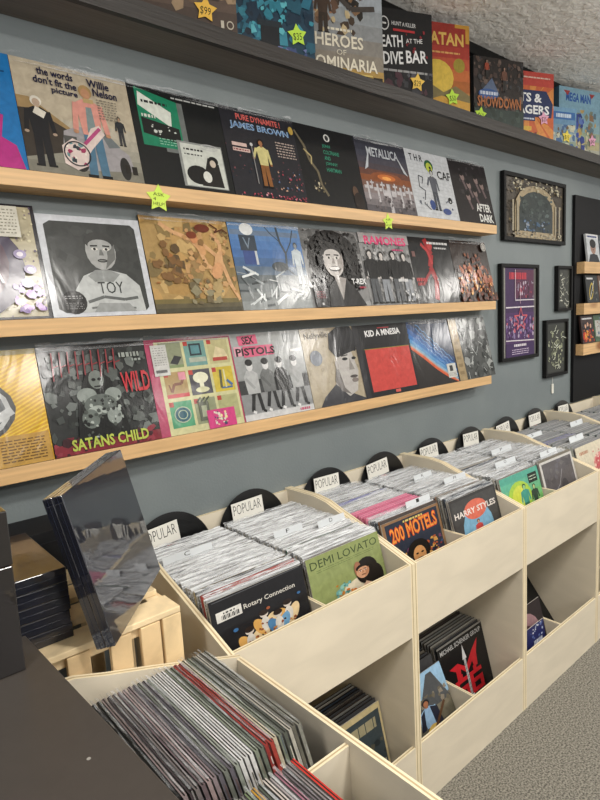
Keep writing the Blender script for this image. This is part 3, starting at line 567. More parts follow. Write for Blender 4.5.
def b_beige(a):
    a.r(.06, .04, .97, .93, '3c474c').lines(0.100, 0.720, 0.900, 0.880, 1, 'a8a080', .75).speck(.06, .04, .97, .6, 36, .03, .08, ['4a565c', '2c3438', '5c5a4c'], 2).e(.4, .45, .16, .12, 'd0c8c0').e(.4, .45, .12, .08, 'a04a4a').r(.55, .2, .95, .24, 'c8c4b8').r(.55, .3, .95, .34, 'a8a498')
def b_guitar(a):
    a.grad(0, 0, 1, 1, ['4a463c', '5c584c', '6d6858', '77705f', '8fb0c8', '93b8d4', '98bedc']).p([(.4, .5), (.7, .95), (.8, .95), (1, .5)], '4c4e50').speck(.1, .35, .98, .7, 40, .02, .06, ['6a6252', '8a8070', '565040'], 3)
    a.person(.55, .0, .66, '8fb0d0', '26263a', 'a06848', '1a1412', 1.5).p([(.44, .3), (.5, .55), (.42, .5), (.36, .3)], '1d2030').p([(.62, .3), (.6, .55), (.72, .5), (.76, .2)], '1d2030').e(.52, .1, .16, .11, 'cfae5c').e(.56, .24, .11, .08, 'cfae5c').l(.6, .25, .86, .5, .04, '5a3c24').e(.54, .15, .04, .03, '3a2a1c')
def b_emblem(a):
    a.r(.0, .97, 1, 1, '8a8884').t('MICHAEL SCHENKER GROUP', .05, .86, .9, .07, 'c8c8c8', 0, .01); R_ = 'c9242e'
    a.p([(.16, .6), (.34, .62), (.5, .5), (.66, .66), (.84, .8), (.76, .6), (.74, .42), (.66, .42), (.64, .52), (.5, .4), (.38, .52), (.36, .38), (.28, .38), (.28, .52)], R_)
    for x in (.22, .53):
        a.r(x, .32, x+.27, .38, R_).r(x, .2, x+.07, .38, R_).r(x, .2, x+.27, .26, R_).r(x+.2, .06, x+.27, .26, R_).r(x, .06, x+.27, .12, R_).r(x+.1, .38, x+.17, .44, R_)
    a.r(.53, .06, .6, .2, R_).p([(.455, .62), (.5, .84), (.545, .62)], 'd8d8d8').l(.5, .08, .5, .62, .045, 'b8b8b8').r(.45, .0, .55, .07, 'e0e0e0')
    for i in range(8): a.l(.485, .1+i*.06, .515, .13+i*.06, .01, '333333')
def b_sq(a):
    a.pl([(.62, .42), (.7, .36), (.64, .3), (.76, .28), (.68, .2), (.8, .22)], .02, 'b8b8b0').pl([(.6, .16), (.66, .08), (.74, .14), (.8, .06)], .016, 'b8b8b0')
def b_pink(a): a.e(.5, .55, .4, .36, 'a07c80').e(.45, .5, .3, .26, '5c3c44').e(.6, .4, .2, .2, 'd0a0b0').speck(.2, .1, .9, .5, 24, .03, .06, ['c890a8', '7a5c64'], 2)
def b_navy(a): a.lines(0.600, 0.450, 0.900, 0.700, 1, 'd8dce8', .75).pl([(.55, .3), (.8, .34), (.6, .1), (.9, .14)], .02, '8c94c0').speck(.5, .7, .95, .98, 20, .02, .05, ['a8b4cc', '5c6ca0', 'd8d8e0'], 3)

# filed records: shared jacket and sleeve meshes
EDGE = ['d8d6d0', 'c4c0b8', '9c9a96', '77746f', '4a4846', '222224', '8c8478', 'b4a890', 'dad4c4', '5c6470', '6a5450', 'a8a8a4', '303438', '8a9098', 'c8c4bc', '6e6a60']
BACK = ['2a2a2c', '8c8c88', '5c4c44', '3c4450', '9c968c']
JK = {}; FRC = ['8c8c88', '4c4440', '3c4450', 'a8a49c', '7a7468', '4a4a4c']
def jacket_mesh(edge, th=.0055):
    edge0 = edge; edge = (edge, th)
    if edge not in JK:
        key = edge; edge = edge0
        mb = MB(); mb.box(0, LP, 0, th, 0, LP, [edge, edge, *((edge, edge) if edge in ('e08aa4', 'd0708e', 'a8443c', '9c3c38', '6a6ca8') else (FRC[len(JK) % 6], '6a6762')), edge, edge])
        R = random.Random(len(JK)+5)
        # worn corners and a printed stripe on the spine ends
        for s_ in (0, LP):
            z = R.uniform(.05, .12)
            while z < .27:
                mb.box(min(s_, s_+(.0003 if s_ else -.0003)), max(s_, s_+(.0003 if s_ else -.0003)), .0012, .003, z, z+R.uniform(.01, .05), R.choice(EDGE)); z += R.uniform(.05, .1)
        mb.box(0, LP, th*.35, th*.65, LP, LP+.0002, '262422')
        o = mb.build('record', 'print'); JK[key] = o.data; bpy.data.objects.remove(o)
    return JK[(edge0, th)]
SLV = []
def sleeve_mesh(q, fold, matn):
    R = random.Random(100+q); mb = MB(); n = 20; rows_ = []
    d = R.uniform(-.0004, .0004)
    prof = [(-.0012, .285), (-.0012, .3168), (.0012+d, .3225), (.0055+d, .3245), (.0055+fold+d, .3235)]
    for k, (yy, zz) in enumerate(prof):
        amp = (0, .0002, .0007, .0008, .0008)[k]; ph = R.uniform(0, 6)
        rows_.append([(-.002+i*(LP+.004)/n, yy+R.uniform(-1, 1)*amp*.7+(.0004 if k > 1 else 0)*math.sin(i*.5+ph), zz+R.uniform(-1, 1)*amp*2.6+(.0012 if k > 1 else 0)*math.sin(i*.35+ph*2)) for i in range(n+1)])
    P = sum(rows_, []); F = [(k*(n+1)+i, k*(n+1)+i+1, (k+1)*(n+1)+i+1, (k+1)*(n+1)+i) for k in range(4) for i in range(n)]
    mb.add(P, F, 'ffffff'); o = mb.build('plastic_sleeve', matn); SLV.append(o.data); bpy.data.objects.remove(o)
for q in range(7): sleeve_mesh(q, .0018, 'plastic')
for q in range(7, 14): sleeve_mesh(q, .0002, 'plastic_thin')
for q in range(14, 21): sleeve_mesh(q, .0016, 'plastic_mid')
NREC = [0]
def filed(loc, rot, edge, label, group, sleeve=None, th=.0055):
    o = bpy.data.objects.new('record', jacket_mesh(edge, th)); C.objects.link(o); o.location = loc; o.rotation_euler = rot
    tag(o, label, 'record', group); NREC[0] += 1
    if sleeve is not None:
        s_ = bpy.data.objects.new('plastic_sleeve', SLV[sleeve]); C.objects.link(s_); s_.parent = o
    return o
TILT = math.radians(14.5)
def compartment(xc, yf, n, pitch, z0, where, group, seed, specials={}, palette=EDGE, tilt=TILT, sleeves=True, jitter=.004, lowp=0):
    R = random.Random(seed)
    for i in range(n):
        e = R.choice(palette); lab = 'record filed in a clear sleeve '+where
        if i in specials: e, lab = specials[i][0], specials[i][1]
        y = yf+i*pitch
        filed((xc-LP/2+R.uniform(-jitter, jitter)*.6, y, z0+(.007 if i in specials and sleeves else 0)), (-(tilt+.006*math.sin(i*.3+seed)+R.uniform(-.0008, .0008)), 0, R.uniform(-.001, .001)), e, lab, group, (R.randrange(7)+lowp) if sleeves and i not in specials else None)
ZB = ZU+.0245
GB = 'records filed in the plywood bins'
def cx(u, c): return X0+u*W+(T+(W/2-.006))/2 if c == 0 else X0+u*W+(W-T+W/2+.006)/2
def front(name_art, bg, xc, y, z, label, tilt=TILT, mats='print', spine='b8b4ac', yaw=0, lift=0, size=LP):
    record('record', name_art, bg, (xc-size/2, y, z), (-tilt, 0, yaw), label, GB, spine=spine, th=.0042, mats=mats, lift=lift, size=size)
YB = -.586
fr = [(0, 0, b_gothic, '1d1d20', 'black record cover with gothic lettering and white price sticker at the front of its bin'),
      (0, 1, b_olive, '8f9a62', 'olive green record cover with dark green lettering over a dark haired person'),
      (1, 0, b_motels, '8d6b4c', 'record cover with orange dripping lettering over a dark blue picture'),
      (1, 1, b_house, '3c3b3a', 'dark grey record cover with pale blue shape and red dome'),
      (2, 0, b_green, '6aa860', 'bright green record cover with yellow glow at the front of its bin'),
      (2, 1, b_greysq, 'cfccc8', 'plain dark grey record cover with a thin white border'),
      (3, 0, b_cream, 'd8cfb8', 'cream record cover with a pink blot at the front of its bin')]
YFR = {(0, 0): -.578, (0, 1): -.568, (1, 0): -.545, (1, 1): -.575}
for u, c, art, bg, lab in fr: front(art, bg, cx(u, c)-(.005 if c else .004), YFR.get((u, c), -.57), ZB, lab, mats='wrap', lift=.42 if u == 0 else .34)
SILV = ['d8d6d0', 'c4c0b8', 'a8a8a4', 'c8c4bc', '9c9a96', '8a9098', '77746f', 'dad4c4', 'b4a890', '3a3a3c']
compartment(cx(0, 0), YFR.get((0, 0), -.57)+.011, 36, .0119, ZB, 'behind the black gothic lettered cover', GB, 1, {2: ('a8443c', 'record with a thin red top edge just behind the gothic lettered cover'), 5: ('c8b890', 'record with cream edge near the front of the nearest wall bin')}, SILV)
compartment(cx(0, 1), YFR.get((0, 1), -.57)+.011, 36, .0119, ZB, 'behind the olive green cover', GB, 2, {7: ('3c7a5c', 'record with a green edge behind the olive green cover')}, SILV)
compartment(cx(1, 0), YFR.get((1, 0), -.57)+.011, 34, .0122, ZB, 'behind the orange dripping letters cover', GB, 3,
    {0: ('8a5a34', 'record with a brown edge directly behind the dripping letters cover'), **{k: ('e08aa4' if k % 3 else 'd0708e', 'record with a pink edge in the pink run behind the dripping letters cover') for k in range(5, 12)}, 20: ('6a6ca8', 'record with a violet blue edge in the middle of its bin')}, ['8a94a4', 'a8acb4', '707884', 'b8b8c0', '5c6474', '9c9ca0', 'c4c4cc', '444a58'], lowp=14)
compartment(cx(1, 1), YFR.get((1, 1), -.57)+.011, 34, .0122, ZB, 'behind the cover with the pale blue shape', GB, 4, {1: ('4a4a4c', 'record with dark edge right behind the red domed cover'), 4: ('b88a70', 'record with a salmon edge behind the red domed cover')}, ['a8aca8', 'c4c4c0', '8c908c', '6c706c', 'b8b0a4', '5c5c58', '9a9488'], lowp=14)
compartment(cx(2, 0), YFR.get((2, 0), -.57)+.011, 28, .0152, ZB, 'behind the bright green cover', GB, 5, {12: ('6a4434', 'record with a brown edge, front one of a dark pair behind the green cover'), 13: ('3c2c26', 'record with a nearly black edge behind the brown edged record')}, ['a8aca8', 'c4c8c8', '8c9494', '6c7474', 'b8b8b4'], lowp=14)
compartment(cx(2, 1), YFR.get((2, 1), -.57)+.011, 28, .0152, ZB, 'behind the dark grey white bordered cover', GB, 6, {0: ('c8c4c0', 'record with a pale edge right behind the white bordered cover')}, ['a8aca8', 'c4c8c8', '8c9494', '6c7474', 'b8b8b4'], lowp=14)
# the bins farther off: packed rows
def packed(xc, yf, n, pitch, seed, violet=False):
    R = random.Random(seed); mb = MB()
    for i in range(n):
        e = R.choice(['a8aca8', 'c4c8c8', '8c9494', '6c7474', 'b8b8b4', 'd8d8d4'])
        if violet and 9 < i < 14: e = '7c7cc0'
        mb.X = Matrix.Translation((xc-LP/2+R.uniform(-.003, .003), yf+i*pitch, ZB)) @ Matrix.Rotation(-TILT, 4, 'X')
        mb.box(0, LP, 0, .0105, 0, LP+R.uniform(-.002, .008), [e, e, '8a8a8c', '85827e', e, e])
    o = mb.build('packed_records', 'print'); tag(o, 'tightly packed sleeved records filling '+('the bin behind the cream cover' if violet else 'far plywood bins beyond the cream cover'), 'records'); o['kind'] = 'stuff'
    return mb
packed(cx(3, 0), YB+.03, 33, .0122, 31, True)
R0 = random.Random(5); far = MB()
for u, c in ((3, 1), (4, 0), (4, 1), (5, 0), (5, 1)):
    for i in range(34):
        e = R0.choice(['a8aca8', 'c4c8c8', '8c9494', '6c7474', 'b8b8b4', 'd8d8d4'])
        far.X = Matrix.Translation((cx(u, c)-LP/2, YB+i*.013, ZB)) @ Matrix.Rotation(-TILT, 4, 'X')
        far.box(0, LP, 0, .0115, 0, LP+R0.uniform(-.002, .008), [e, e, '8a8a8c', '85827e', e, e])
o = far.build('packed_records', 'print'); tag(o, 'tightly packed sleeved records in the farthest wall bins', 'records'); o['kind'] = 'stuff'

# lower bays
ZLW = .0295
DARK = ['2a2422', '3c3430', '4a4038', '1c1a1a', '5c4c40', '302a28', '6c6058']
front(b_beige, 'c8b88c', 1.345-LP/2, -.535, ZLW, 'dark teal record cover with cream border in the lower bay of the first bin', tilt=math.radians(13), lift=.1)
compartment(1.345-LP/2, -.52, 9, .014, ZLW, 'in the lower bay of the first wall bin', GB, 11, {4: ('b8b4ac', 'record with a pale edge among dark ones in the first lower bay')}, DARK, math.radians(14), False)
front(b_guitar, '93b8d4', 1.546, -.585, ZLW, 'pale blue record cover of a seated guitarist in a lower bay', tilt=math.radians(24), mats='print', lift=.2)
compartment(1.546, -.50, 6, .016, ZLW, 'behind the pale blue guitarist cover', GB, 12, {}, DARK, math.radians(15), False)
front(b_emblem, '121213', 1.89, -.50, ZLW, 'black record cover with a red winged emblem in the second lower bay', tilt=math.radians(14), mats='wrap', spine='111111', lift=.16)
compartment(1.89, -.487, 12, .015, ZLW, 'behind the black cover with red emblem', GB, 13, {0: ('b0a89c', 'record with a pale edge directly behind the red emblem cover')}, DARK, math.radians(14), False, .004)
front(b_navy, '23285c', 2.09+.125, -.592, ZLW, 'small navy blue record cover with white lettering in the third lower bay', tilt=math.radians(8), size=.25, lift=.2)
front(b_pink, '2c2426', 2.246, -.575, ZLW, 'dark record cover with a dull pink portrait in the third lower bay', tilt=math.radians(13))
front(b_sq, '1a1a1b', 2.588, -.43, ZLW, 'plain black record cover with chalky squiggles in the third lower bay', tilt=math.radians(37), spine='111111')

# near bin (front toward +x)
GN = GB
def near(x, y0, edge, lab, sl, tilt=TILT, yaw=0., z=ZB):
    return filed((x, y0, z), (-tilt, 0, PI/2+yaw), edge, lab, GN, sl, .0068)
R = random.Random(21)
seq = ['8a8a80', '6c6a60', 'b8b4a8', '5c6058', '7c8474', 'c8c0a8', 'a8443c', '9c3c38', '6c7468', '8c9484', 'e0e0de', 'd8d8d6', 'e0e0de', '9aa096', '6c6870', '7c8078', '6c6870', '9a8c90', 'b09c9c', '7c6c70', '888080', '5a5054', 'a89898', '222222', '161616', '1c1c1c', '3c3838', 'a08c84', '6c5c58', '888078', '5c6460', '9ca09c', '748078', 'b0a890', '5c5c54', '887c70', '4c4c48', '707870']
for i, e in enumerate(seq):
    x = .652-i*.0102
    lab = 'record in a worn sleeve filed in the near bin beside the dark counter'
    if i in (6, 7): lab = ('record with a red edge in the near bin, front one of a red pair', 'record with a darker red edge in the near bin, rear one of a red pair')[i-6]
    if 10 <= i <= 12: lab = 'record with a bright white edge in the middle of the near bin'
    if 23 <= i <= 25: lab = 'record with a black edge standing left of the white edged records'
    near(x, -.992+R.uniform(-.002, .003), e, lab, 7+R.randrange(7), TILT+R.uniform(-.0008, .0008), R.uniform(-.0008, .0008), ZB)
seq2 = ['c83c34', '8c8484', '6c6468', '9c6c7c', 'a8a0a0', 'c8c0b8', '5c6458', 'c89a3c', '7c8c6c', '8c8c88', 'b0b0a8', '5c5850', '8a7c74', '6c7474', '9c9c94', 'a8a090']
for i, e in enumerate(seq2):
    lab = 'record in the nearest compartment, close to the bottom of the picture' if i else 'record with a bright red top edge, frontmost in the nearest compartment'
    if i == 7: lab = 'record with a mustard yellow edge in the nearest compartment'
    near(.590-i*.0115, -1.366+R.uniform(-.003, .003), e, lab, 7+R.randrange(7) if i else None, TILT+R.uniform(-.0015, .0015), R.uniform(-.0015, .0015))

# ------------------------------------------------------------------ vinyl markers, name cards, letter tabs
GV = 'vinyl discs with POPULAR cards'
names = ['behind the gothic lettered cover compartment', 'behind the olive green cover compartment', 'behind the dripping letters cover compartment', 'behind the red domed cover compartment',
         'behind the bright green cover compartment', 'behind the white bordered grey cover compartment', 'behind the cream cover compartment', 'in the fourth bin on the right', 'below the black ledge panel']
for i, x in enumerate((.838, 1.172, 1.553, 1.899, 2.256, 2.599, 2.956, 3.299, 3.656)):
    r = empty('vinyl_disc', (x, -.062, ZB), (math.radians(-6), 0, 0)); tag(r, 'black vinyl disc with a white POPULAR card '+names[i], 'vinyl disc', GV)
    mb = MB(); n = 48; rad = .1525; zc = rad+.093
    def ringv(rr, y): return [(rr*math.cos(2*PI*k/n), y, zc+rr*math.sin(2*PI*k/n)) for k in range(n)]
    P = ringv(rad, -.001)+ringv(rad, .001); mb.add(P, [list(range(n)), list(range(n, 2*n))[::-1]], '0b0b0c')
    mb.add(P, [(k, n+k, n+(k+1) % n, (k+1) % n) for k in range(n)], '0b0b0c')
    for rr in (.148, .13, .11, .09, .07): 
        Q = ringv(rr, -.0012-.00002*rr)+ringv(rr-.0012, -.0012); mb.add(Q, [(k, (k+1) % n, n+(k+1) % n, n+k) for k in range(n)], '1c1c1e')
    mb.build('disc', 'vinyl', r)
    lb = MB(); P = [(.05*math.cos(2*PI*k/32), -.0016, zc+.05*math.sin(2*PI*k/32)) for k in range(32)]; lb.add(P, [list(range(32))], 'a83c34'); lb.build('centre_label', 'card', r)
    cd = MB(); cd.box(-.082, .056, -.012, -.0105, .30, .368, 'dcdad2'); a = Art(cd, .138, .068, y=-.0121, x0=-.082, z0=.30)
    a.t('POPULAR', .05, .36, .88, .52, '2a2a2a', 0, -.012)
    cd.build('name_card', 'card', r, rot=(0, math.radians(-2+3*((i*7) % 3-1)), 0))
GT = 'letter tabs between the filed records'
tabs = [(.80, -.215, 'C', .17, 'white letter C tab behind the silver sleeves of the nearest wall bin'), (1.124, -.30, 'F', .12, 'pale letter F tab left of the D tab'), (1.29, -.345, 'D', .125, 'white letter D tab behind the olive green cover'),
        (1.645, -.435, 'I', .14, 'white letter I tab just behind the dripping letters cover'), (1.915, -.245, 'K', .12, 'white letter K tab in the second wall bin, farther from the front'), (2.0, -.37, 'M', .15, 'white letter M tab behind the red domed cover'),
        (2.5, -.268, 'P', .18, 'white letter P tab far back behind the bright green cover'), (2.33, -.405, 'O', .17, 'white letter O tab close behind the bright green cover'), (2.6, -.46, 'R', .16, 'white letter R tab just behind the white bordered cover'),
        (2.9, -.225, 'S', .2, 'white letter S tab far back behind the cream cover'), (2.98, -.42, 'T', .16, 'white letter T tab close behind the cream cover'), (3.4, -.25, 'W', .16, 'white letter W tab in the right half of the fourth bin')]
SLOT = {(0, 0): (-.567, .0119, 1, .0093), (0, 1): (-.557, .0119, 2, .0093), (1, 0): (-.534, .0122, 3, .0093), (1, 1): (-.564, .0122, 4, .0093), (2, 0): (-.559, .0152, 5, .0105), (2, 1): (-.559, .0152, 6, .0105), (3, 0): (YB+.03, .0122, None, .0108), (3, 1): (YB, .013, None, .0118)}
for x, y, ch, wd, lab in tabs:
    u = int((x-X0)/W); c = 0 if x < X0+(u+.5)*W else 1
    yf, pitch, seed, off = SLOT[(u, c)]; k = round((y-.085-yf)/pitch); tl = TILT+(.006*math.sin(k*.3+seed) if seed else 0)
    lo, hi = cx(u, c)-LP/2+wd/2, cx(u, c)+LP/2-wd/2; x = min(hi, max(lo, x))
    mb = MB(); mb.box(-wd/2, wd/2, off, off+.0005, 0.002, .345, 'c9cdd0'); a = Art(mb, wd, .345, y=off-.0001, x0=-wd/2); a.t(ch, .42, .955, .12, .038, '2a2a2a', 0, .0)
    o = mb.build('letter_tab', 'card', None, (x, yf+k*pitch, ZB), (-tl, 0, 0)); tag(o, lab, 'divider card', GT)

# ------------------------------------------------------------------ pictures on the wall
def frame(x0, x1, z0, z1, art, bg, label, fw_=.022, tilt=0):
    r = empty('picture_frame', ((x0+x1)/2, 0, z0)); tag(r, label, 'picture', 'framed pictures on the slate wall'); w2 = (x1-x0)/2; h = z1-z0
    mb = MB()
    mb.box(-w2, w2, -.028, -.003, 0, fw_, '141414').box(-w2, w2, -.028, -.003, h-fw_, h, '141414').box(-w2, -w2+fw_, -.028, -.003, fw_, h-fw_, '141414').box(w2-fw_, w2, -.028, -.003, fw_, h-fw_, '141414')
    mb.build('frame', 'black', r, bevel=.002)
    mb = MB(); W_, H_ = 2*w2-2*fw_, h-2*fw_; mb.box(-w2+fw_, w2-fw_, -.016, -.01, fw_, h-fw_, bg); a = Art(mb, W_, H_, y=-.0161, x0=-w2+fw_, z0=fw_); art(a); mb.build('picture', 'framed', r)
def p_theatre(a):
    a.speck(0, 0, 1, 1, 260, .01, .04, ['4c4438', '5a4e3c', '2c2620', '7a6c50', '3a3228'], 3).e(.5, .5, .36, .42, 'a8987a').r(.14, .0, .86, .5, 'a8987a').e(.5, .5, .29, .32, '353d3c').r(.21, .12, .79, .52, '353d3c')
    a.speck(.22, .3, .78, .78, 60, .02, .06, ['454f4c', '2c3433', '5a6664'], 5).speck(.26, .12, .74, .32, 40, .015, .04, ['3f5a74', '5c7088', '2c3848', '8c94a0'], 6).speck(.05, .0, .95, .12, 60, .01, .03, ['8c8474', '2a2622', 'b0a890'], 7).speck(.1, .8, .9, 1, 70, .01, .03, ['a09680', '6c6454', 'c0b89c'], 8)
    for x in (.1, .17, .83, .9): a.r(x-.012, .1, x+.012, .62, 'a39a84')
def p_tour(a):
    a.r(0, 0, .09, 1, '8c8a84').r(.93, 0, 1, 1, '6c6a66').r(.09, 0, .93, 1, '3f2750').r(.36, .66, .93, .98, '5a2c48').speck(.4, .66, .92, .86, 40, .01, .04, ['8c7c90', 'b8a8b8', '3a2030', 'a04458'], 3).lines(0.200, 0.860, 0.700, 0.960, 1, 'b83a48', .75)
    a.r(.09, .15, .93, .5, '4a2c5c').speck(.1, .2, .92, .46, 110, .015, .04, ['8878a0', '2c1c3c', 'b0a0b8', '6a4a84', 'c06070'], 4).r(.09, .0, .93, .15, '3b2352').l(.09, .56, .93, .56, .014, 'd8d0d8').l(.36, .64, .93, .64, .012, 'd8d0d8').l(.36, .98, .36, .64, .012, 'd8d0d8').l(.09, .19, .93, .17, .012, 'd8d0d8')
    P = []
    for k in range(11):
        t = PI/2+k*PI/5; rr = .2 if k % 2 == 0 else .08; P.append((.52+rr*math.cos(t), .42+rr*math.sin(t)*.7))
    a.pl(P, .016, 'c85a66').lines(0.320, 0.110, 0.680, 0.145, 1, 'e0d8e0', .75).lines(.26, .02, .76, .09, 3, 'c8b8d0').l(.5, .6, .5, .84, .01, 'c8a0b0')
def scribble(seed, n, cs):
    def f(a):
        R = random.Random(seed)
        for _ in range(n):
            x, y = R.uniform(.15, .75), R.uniform(.08, .85); P = [(x, y)]
            for k in range(4): P.append((P[-1][0]+R.uniform(-.06, .12), P[-1][1]+R.uniform(-.05, .05)))
            a.pl(P, .014, R.choice(cs))
    return f
def p_note(a): a.r(.06, .04, .94, .96, '3c3e38'); scribble(3, 26, ['c8c8b8', 'e0e0d0', '8c8c7c'])(a)
def p_photo(a): a.r(.06, .03, .94, .97, '33352f').speck(.12, .15, .88, .85, 60, .02, .07, ['8c9074', '5c604c', 'b8bc9c', '2c2e28'], 4); scribble(8, 22, ['d0d4c0', 'a8ac90'])(a)
frame(2.955, 3.68, 2.025, 2.39, p_theatre, '4a433a', 'landscape picture of an ornate theatre arch, highest on the wall')
frame(2.925, 3.345, 1.358, 1.90, p_tour, '3f2750', 'purple poster with a red star, framed beside the record ledges', .02)
frame(3.585, 3.787, 1.62, 1.90, p_note, '23241f', 'smallest framed picture with white handwriting on dark paper', .018)
frame(3.435, 3.735, 1.215, 1.57, p_photo, '23241f', 'black framed picture of greenish signed figures with a cord below', .018)
mb = MB(); mb.box(-.001, .001, -.006, -.004, .055, .16, 'cfcfc8').box(-.011, .011, -.008, -.003, 0, .06, 'd8d6cc')
tag(mb.build('pull_tag', 'card', None, (3.565, 0, 1.105)), 'small white tag on a cord hanging below a framed picture', 'tag')

# black ledge panel
r = empty('ledge_panel', (3.825, 0, 0)); tag(r, 'tall black panel with short pine ledges at the right of the wall', 'display panel')
MB().box(0, 1.6, -.02, -.001, 1.012, 2.345, '101012').build('panel', 'black', r)
for z in (1.925, 1.66, 1.395): MB().box(.03, 1.55, -.07, -.0205, z-.072, z, 'c9a474').build('ledge', 'pine', r)
def c_man(a): a.r(0, .84, 1, 1, 'e0e0e0').lines(0.080, 0.870, 0.880, 0.950, 1, '28407a', .75).e(.5, .52, .22, .24, 'a08070').e(.5, .66, .25, .16, '1c1816').p([(.05, 0), (.2, .26), (.5, .3), (.8, .26), (.95, 0)], '24262c').e(.5, .44, .06, .02, '5c3430').e(.42, .54, .03, .02, '1a1a1a').e(.58, .54, .03, .02, '1a1a1a')
def c_line(a): a.lines(0.100, 0.840, 0.600, 0.920, 1, 'e8e8e8', .75).e(.4, .42, .16, .34, 'b8a040', -25).e(.4, .42, .1, .26, '222420', -25).l(.2, .1, .7, .8, .03, 'd8d8d0').speck(.5, .05, .95, .4, 14, .03, .08, ['6c6c64', '3c3c38'], 2)
def c_four(a): a.lines(0.100, 0.860, 0.900, 0.930, 1, 'd8d8d8', .75).speck(.05, .05, .95, .5, 60, .03, .1, ['c83c24', 'e07030', '8c2418', 'e8a040'], 3).speck(.1, .4, .9, .75, 20, .04, .09, ['1c2028', '3c4450', '2c3038'], 4).e(.3, .62, .07, .08, 'c89a80').e(.5, .68, .07, .08, 'c89a80').e(.72, .62, .07, .08, 'c89a80')
def c_box(a): a.r(.1, .2, .9, .8, 'b8b8b0').speck(.1, .1, .9, .9, 24, .04, .1, ['6c7c8c', 'c8c8c0', '8c4c3c'], 3)
cs = [(3.93, 1.925, c_man, 'c8ccd0', 'white film case with a man in a dark suit on the highest short ledge'), (4.125, 1.925, c_box, '404850', 'grey film case at the picture edge on the highest short ledge'),
      (3.93, 1.66, c_line, '2c2e2e', 'black film case with a yellow oval on the middle short ledge'), (4.125, 1.66, c_box, '705040', 'brown film case at the picture edge on the middle short ledge'),
      (3.87, 1.395, c_four, '3a2824', 'red and black film case with three heads on the lowest short ledge'), (4.065, 1.395, c_box, '486048', 'green film case at the picture edge on the lowest short ledge')]
for x, z, art, bg, lab in cs:
    mb = MB(); mb.box(0, .186, 0, .013, 0, .182, bg); a = Art(mb, .186, .182); art(a)
    o = mb.build('film_case', 'wrap', None, (x, -.062, z+.0022), (math.radians(-7), 0, 0)); tag(o, lab, 'film case', 'film cases on the short ledges')

# ------------------------------------------------------------------ star notes
def star(loc, size, c, text, label, rotz=0, ry=0.):
    mb = MB(); n = 10; P = []
    for yy in (0, .0012):
        for k in range(n):
            t = PI/2+k*PI/5; rr = size*(1 if k % 2 == 0 else .55); P.append((rr*math.cos(t), yy, rr*math.sin(t)))
    mb.add(P, [list(range(n))[::-1], list(range(n, 2*n))]+[(k, (k+1) % n, n+(k+1) % n, n+k) for k in range(n)], c)
    a = Art(mb, size*1.1, size*1.1, y=-.0002, x0=-size*.55, z0=-size*.55)
    for i, s_ in enumerate(text): 
        hh = .9/len(text); a.t(s_, .1, .9-(i+1)*hh+.05, .8 if len(s_) > 1 else .2, hh*.7, '2c3018')
    o = mb.build('star_note', 'card', None, loc, (0, ry, rotz)); tag(o, label, 'price note', 'star shaped notes')
star((.868, -.0892, 2.042), .042, 'c3dc5c', ['ASK', '4', 'HELP!'], 'yellow green star note on the top ledge below the green panelled cover', 0, .05)
star((1.922, -.0892, 2.042), .036, 'c3dc5c', ['ASK', '4', 'HELP!'], 'yellow green star note on the top ledge below the white crosses cover', 0, -.1)

# ------------------------------------------------------------------ board games on the high shelf
GG = 'board games on the high shelf'
def game(xr, w_, dep, h, art, bg, side, label, note=None, yaw=20, yr=-.163):
    """xr, yr: where the right front corner stands; the box is turned toward the room by yaw degrees"""
    th = math.radians(yaw); lx, ly = xr-w_*math.cos(th), yr+w_*math.sin(th)
    mb = MB(); mb.box(0, w_, 0, dep, 0, h, [side, side, bg, side, side, side]); a = Art(mb, w_, h)
    art(a); o = mb.build('board_game', 'print', None, (lx, ly, ZG), (0, 0, -th)); tag(o, label, 'board game', GG)
    if note:
        d, z, c, t_, lab, tw = note; d = d*w_; off = .0055
        star((lx+d*math.cos(th)-off*math.sin(th), ly-d*math.sin(th)-off*math.cos(th), ZG+z), .037, c, [t_], lab, -th, tw)
def g_brown(a): a.grad(0, 0, 1, 1, ['4a3c34', '5a4a40', '6a5a4c', '7a6a58', '8a7a64']).speck(0, .14, 1, 1, 60, .03, .1, ['6a5442', '8a7458', '3c3028', '9c8468'], 2).lines(.3, .04, .8, .07, 1, 'a89c8c', .6).ring(.93, .1, .03, .03, .01, 'c0b8a8').r(.84, .07, .87, .13, 'c0b8a8')
def g_blue(a):
    a.speck(0, 0, 1, 1, 160, .03, .11, ['1c3c50', '24586c', '163044', '2c7088', '122434', '3c8ca0'], 3).speck(.3, .2, .7, .9, 40, .02, .07, ['4ca8b8', '2c7c90', '60b8c4'], 4).r(.4, .1, .6, .3, '10161c').r(.37, .28, .63, .33, '1c2830').speck(.1, 0, .9, .12, 30, .02, .06, ['6c78a8', '3c4c78', '8c9cc0'], 5).r(.03, .1, .06, .13, 'c0d0d8').r(.03, .2, .06, .23, 'c0d0d8').r(.03, .3, .06, .33, 'c0d0d8')
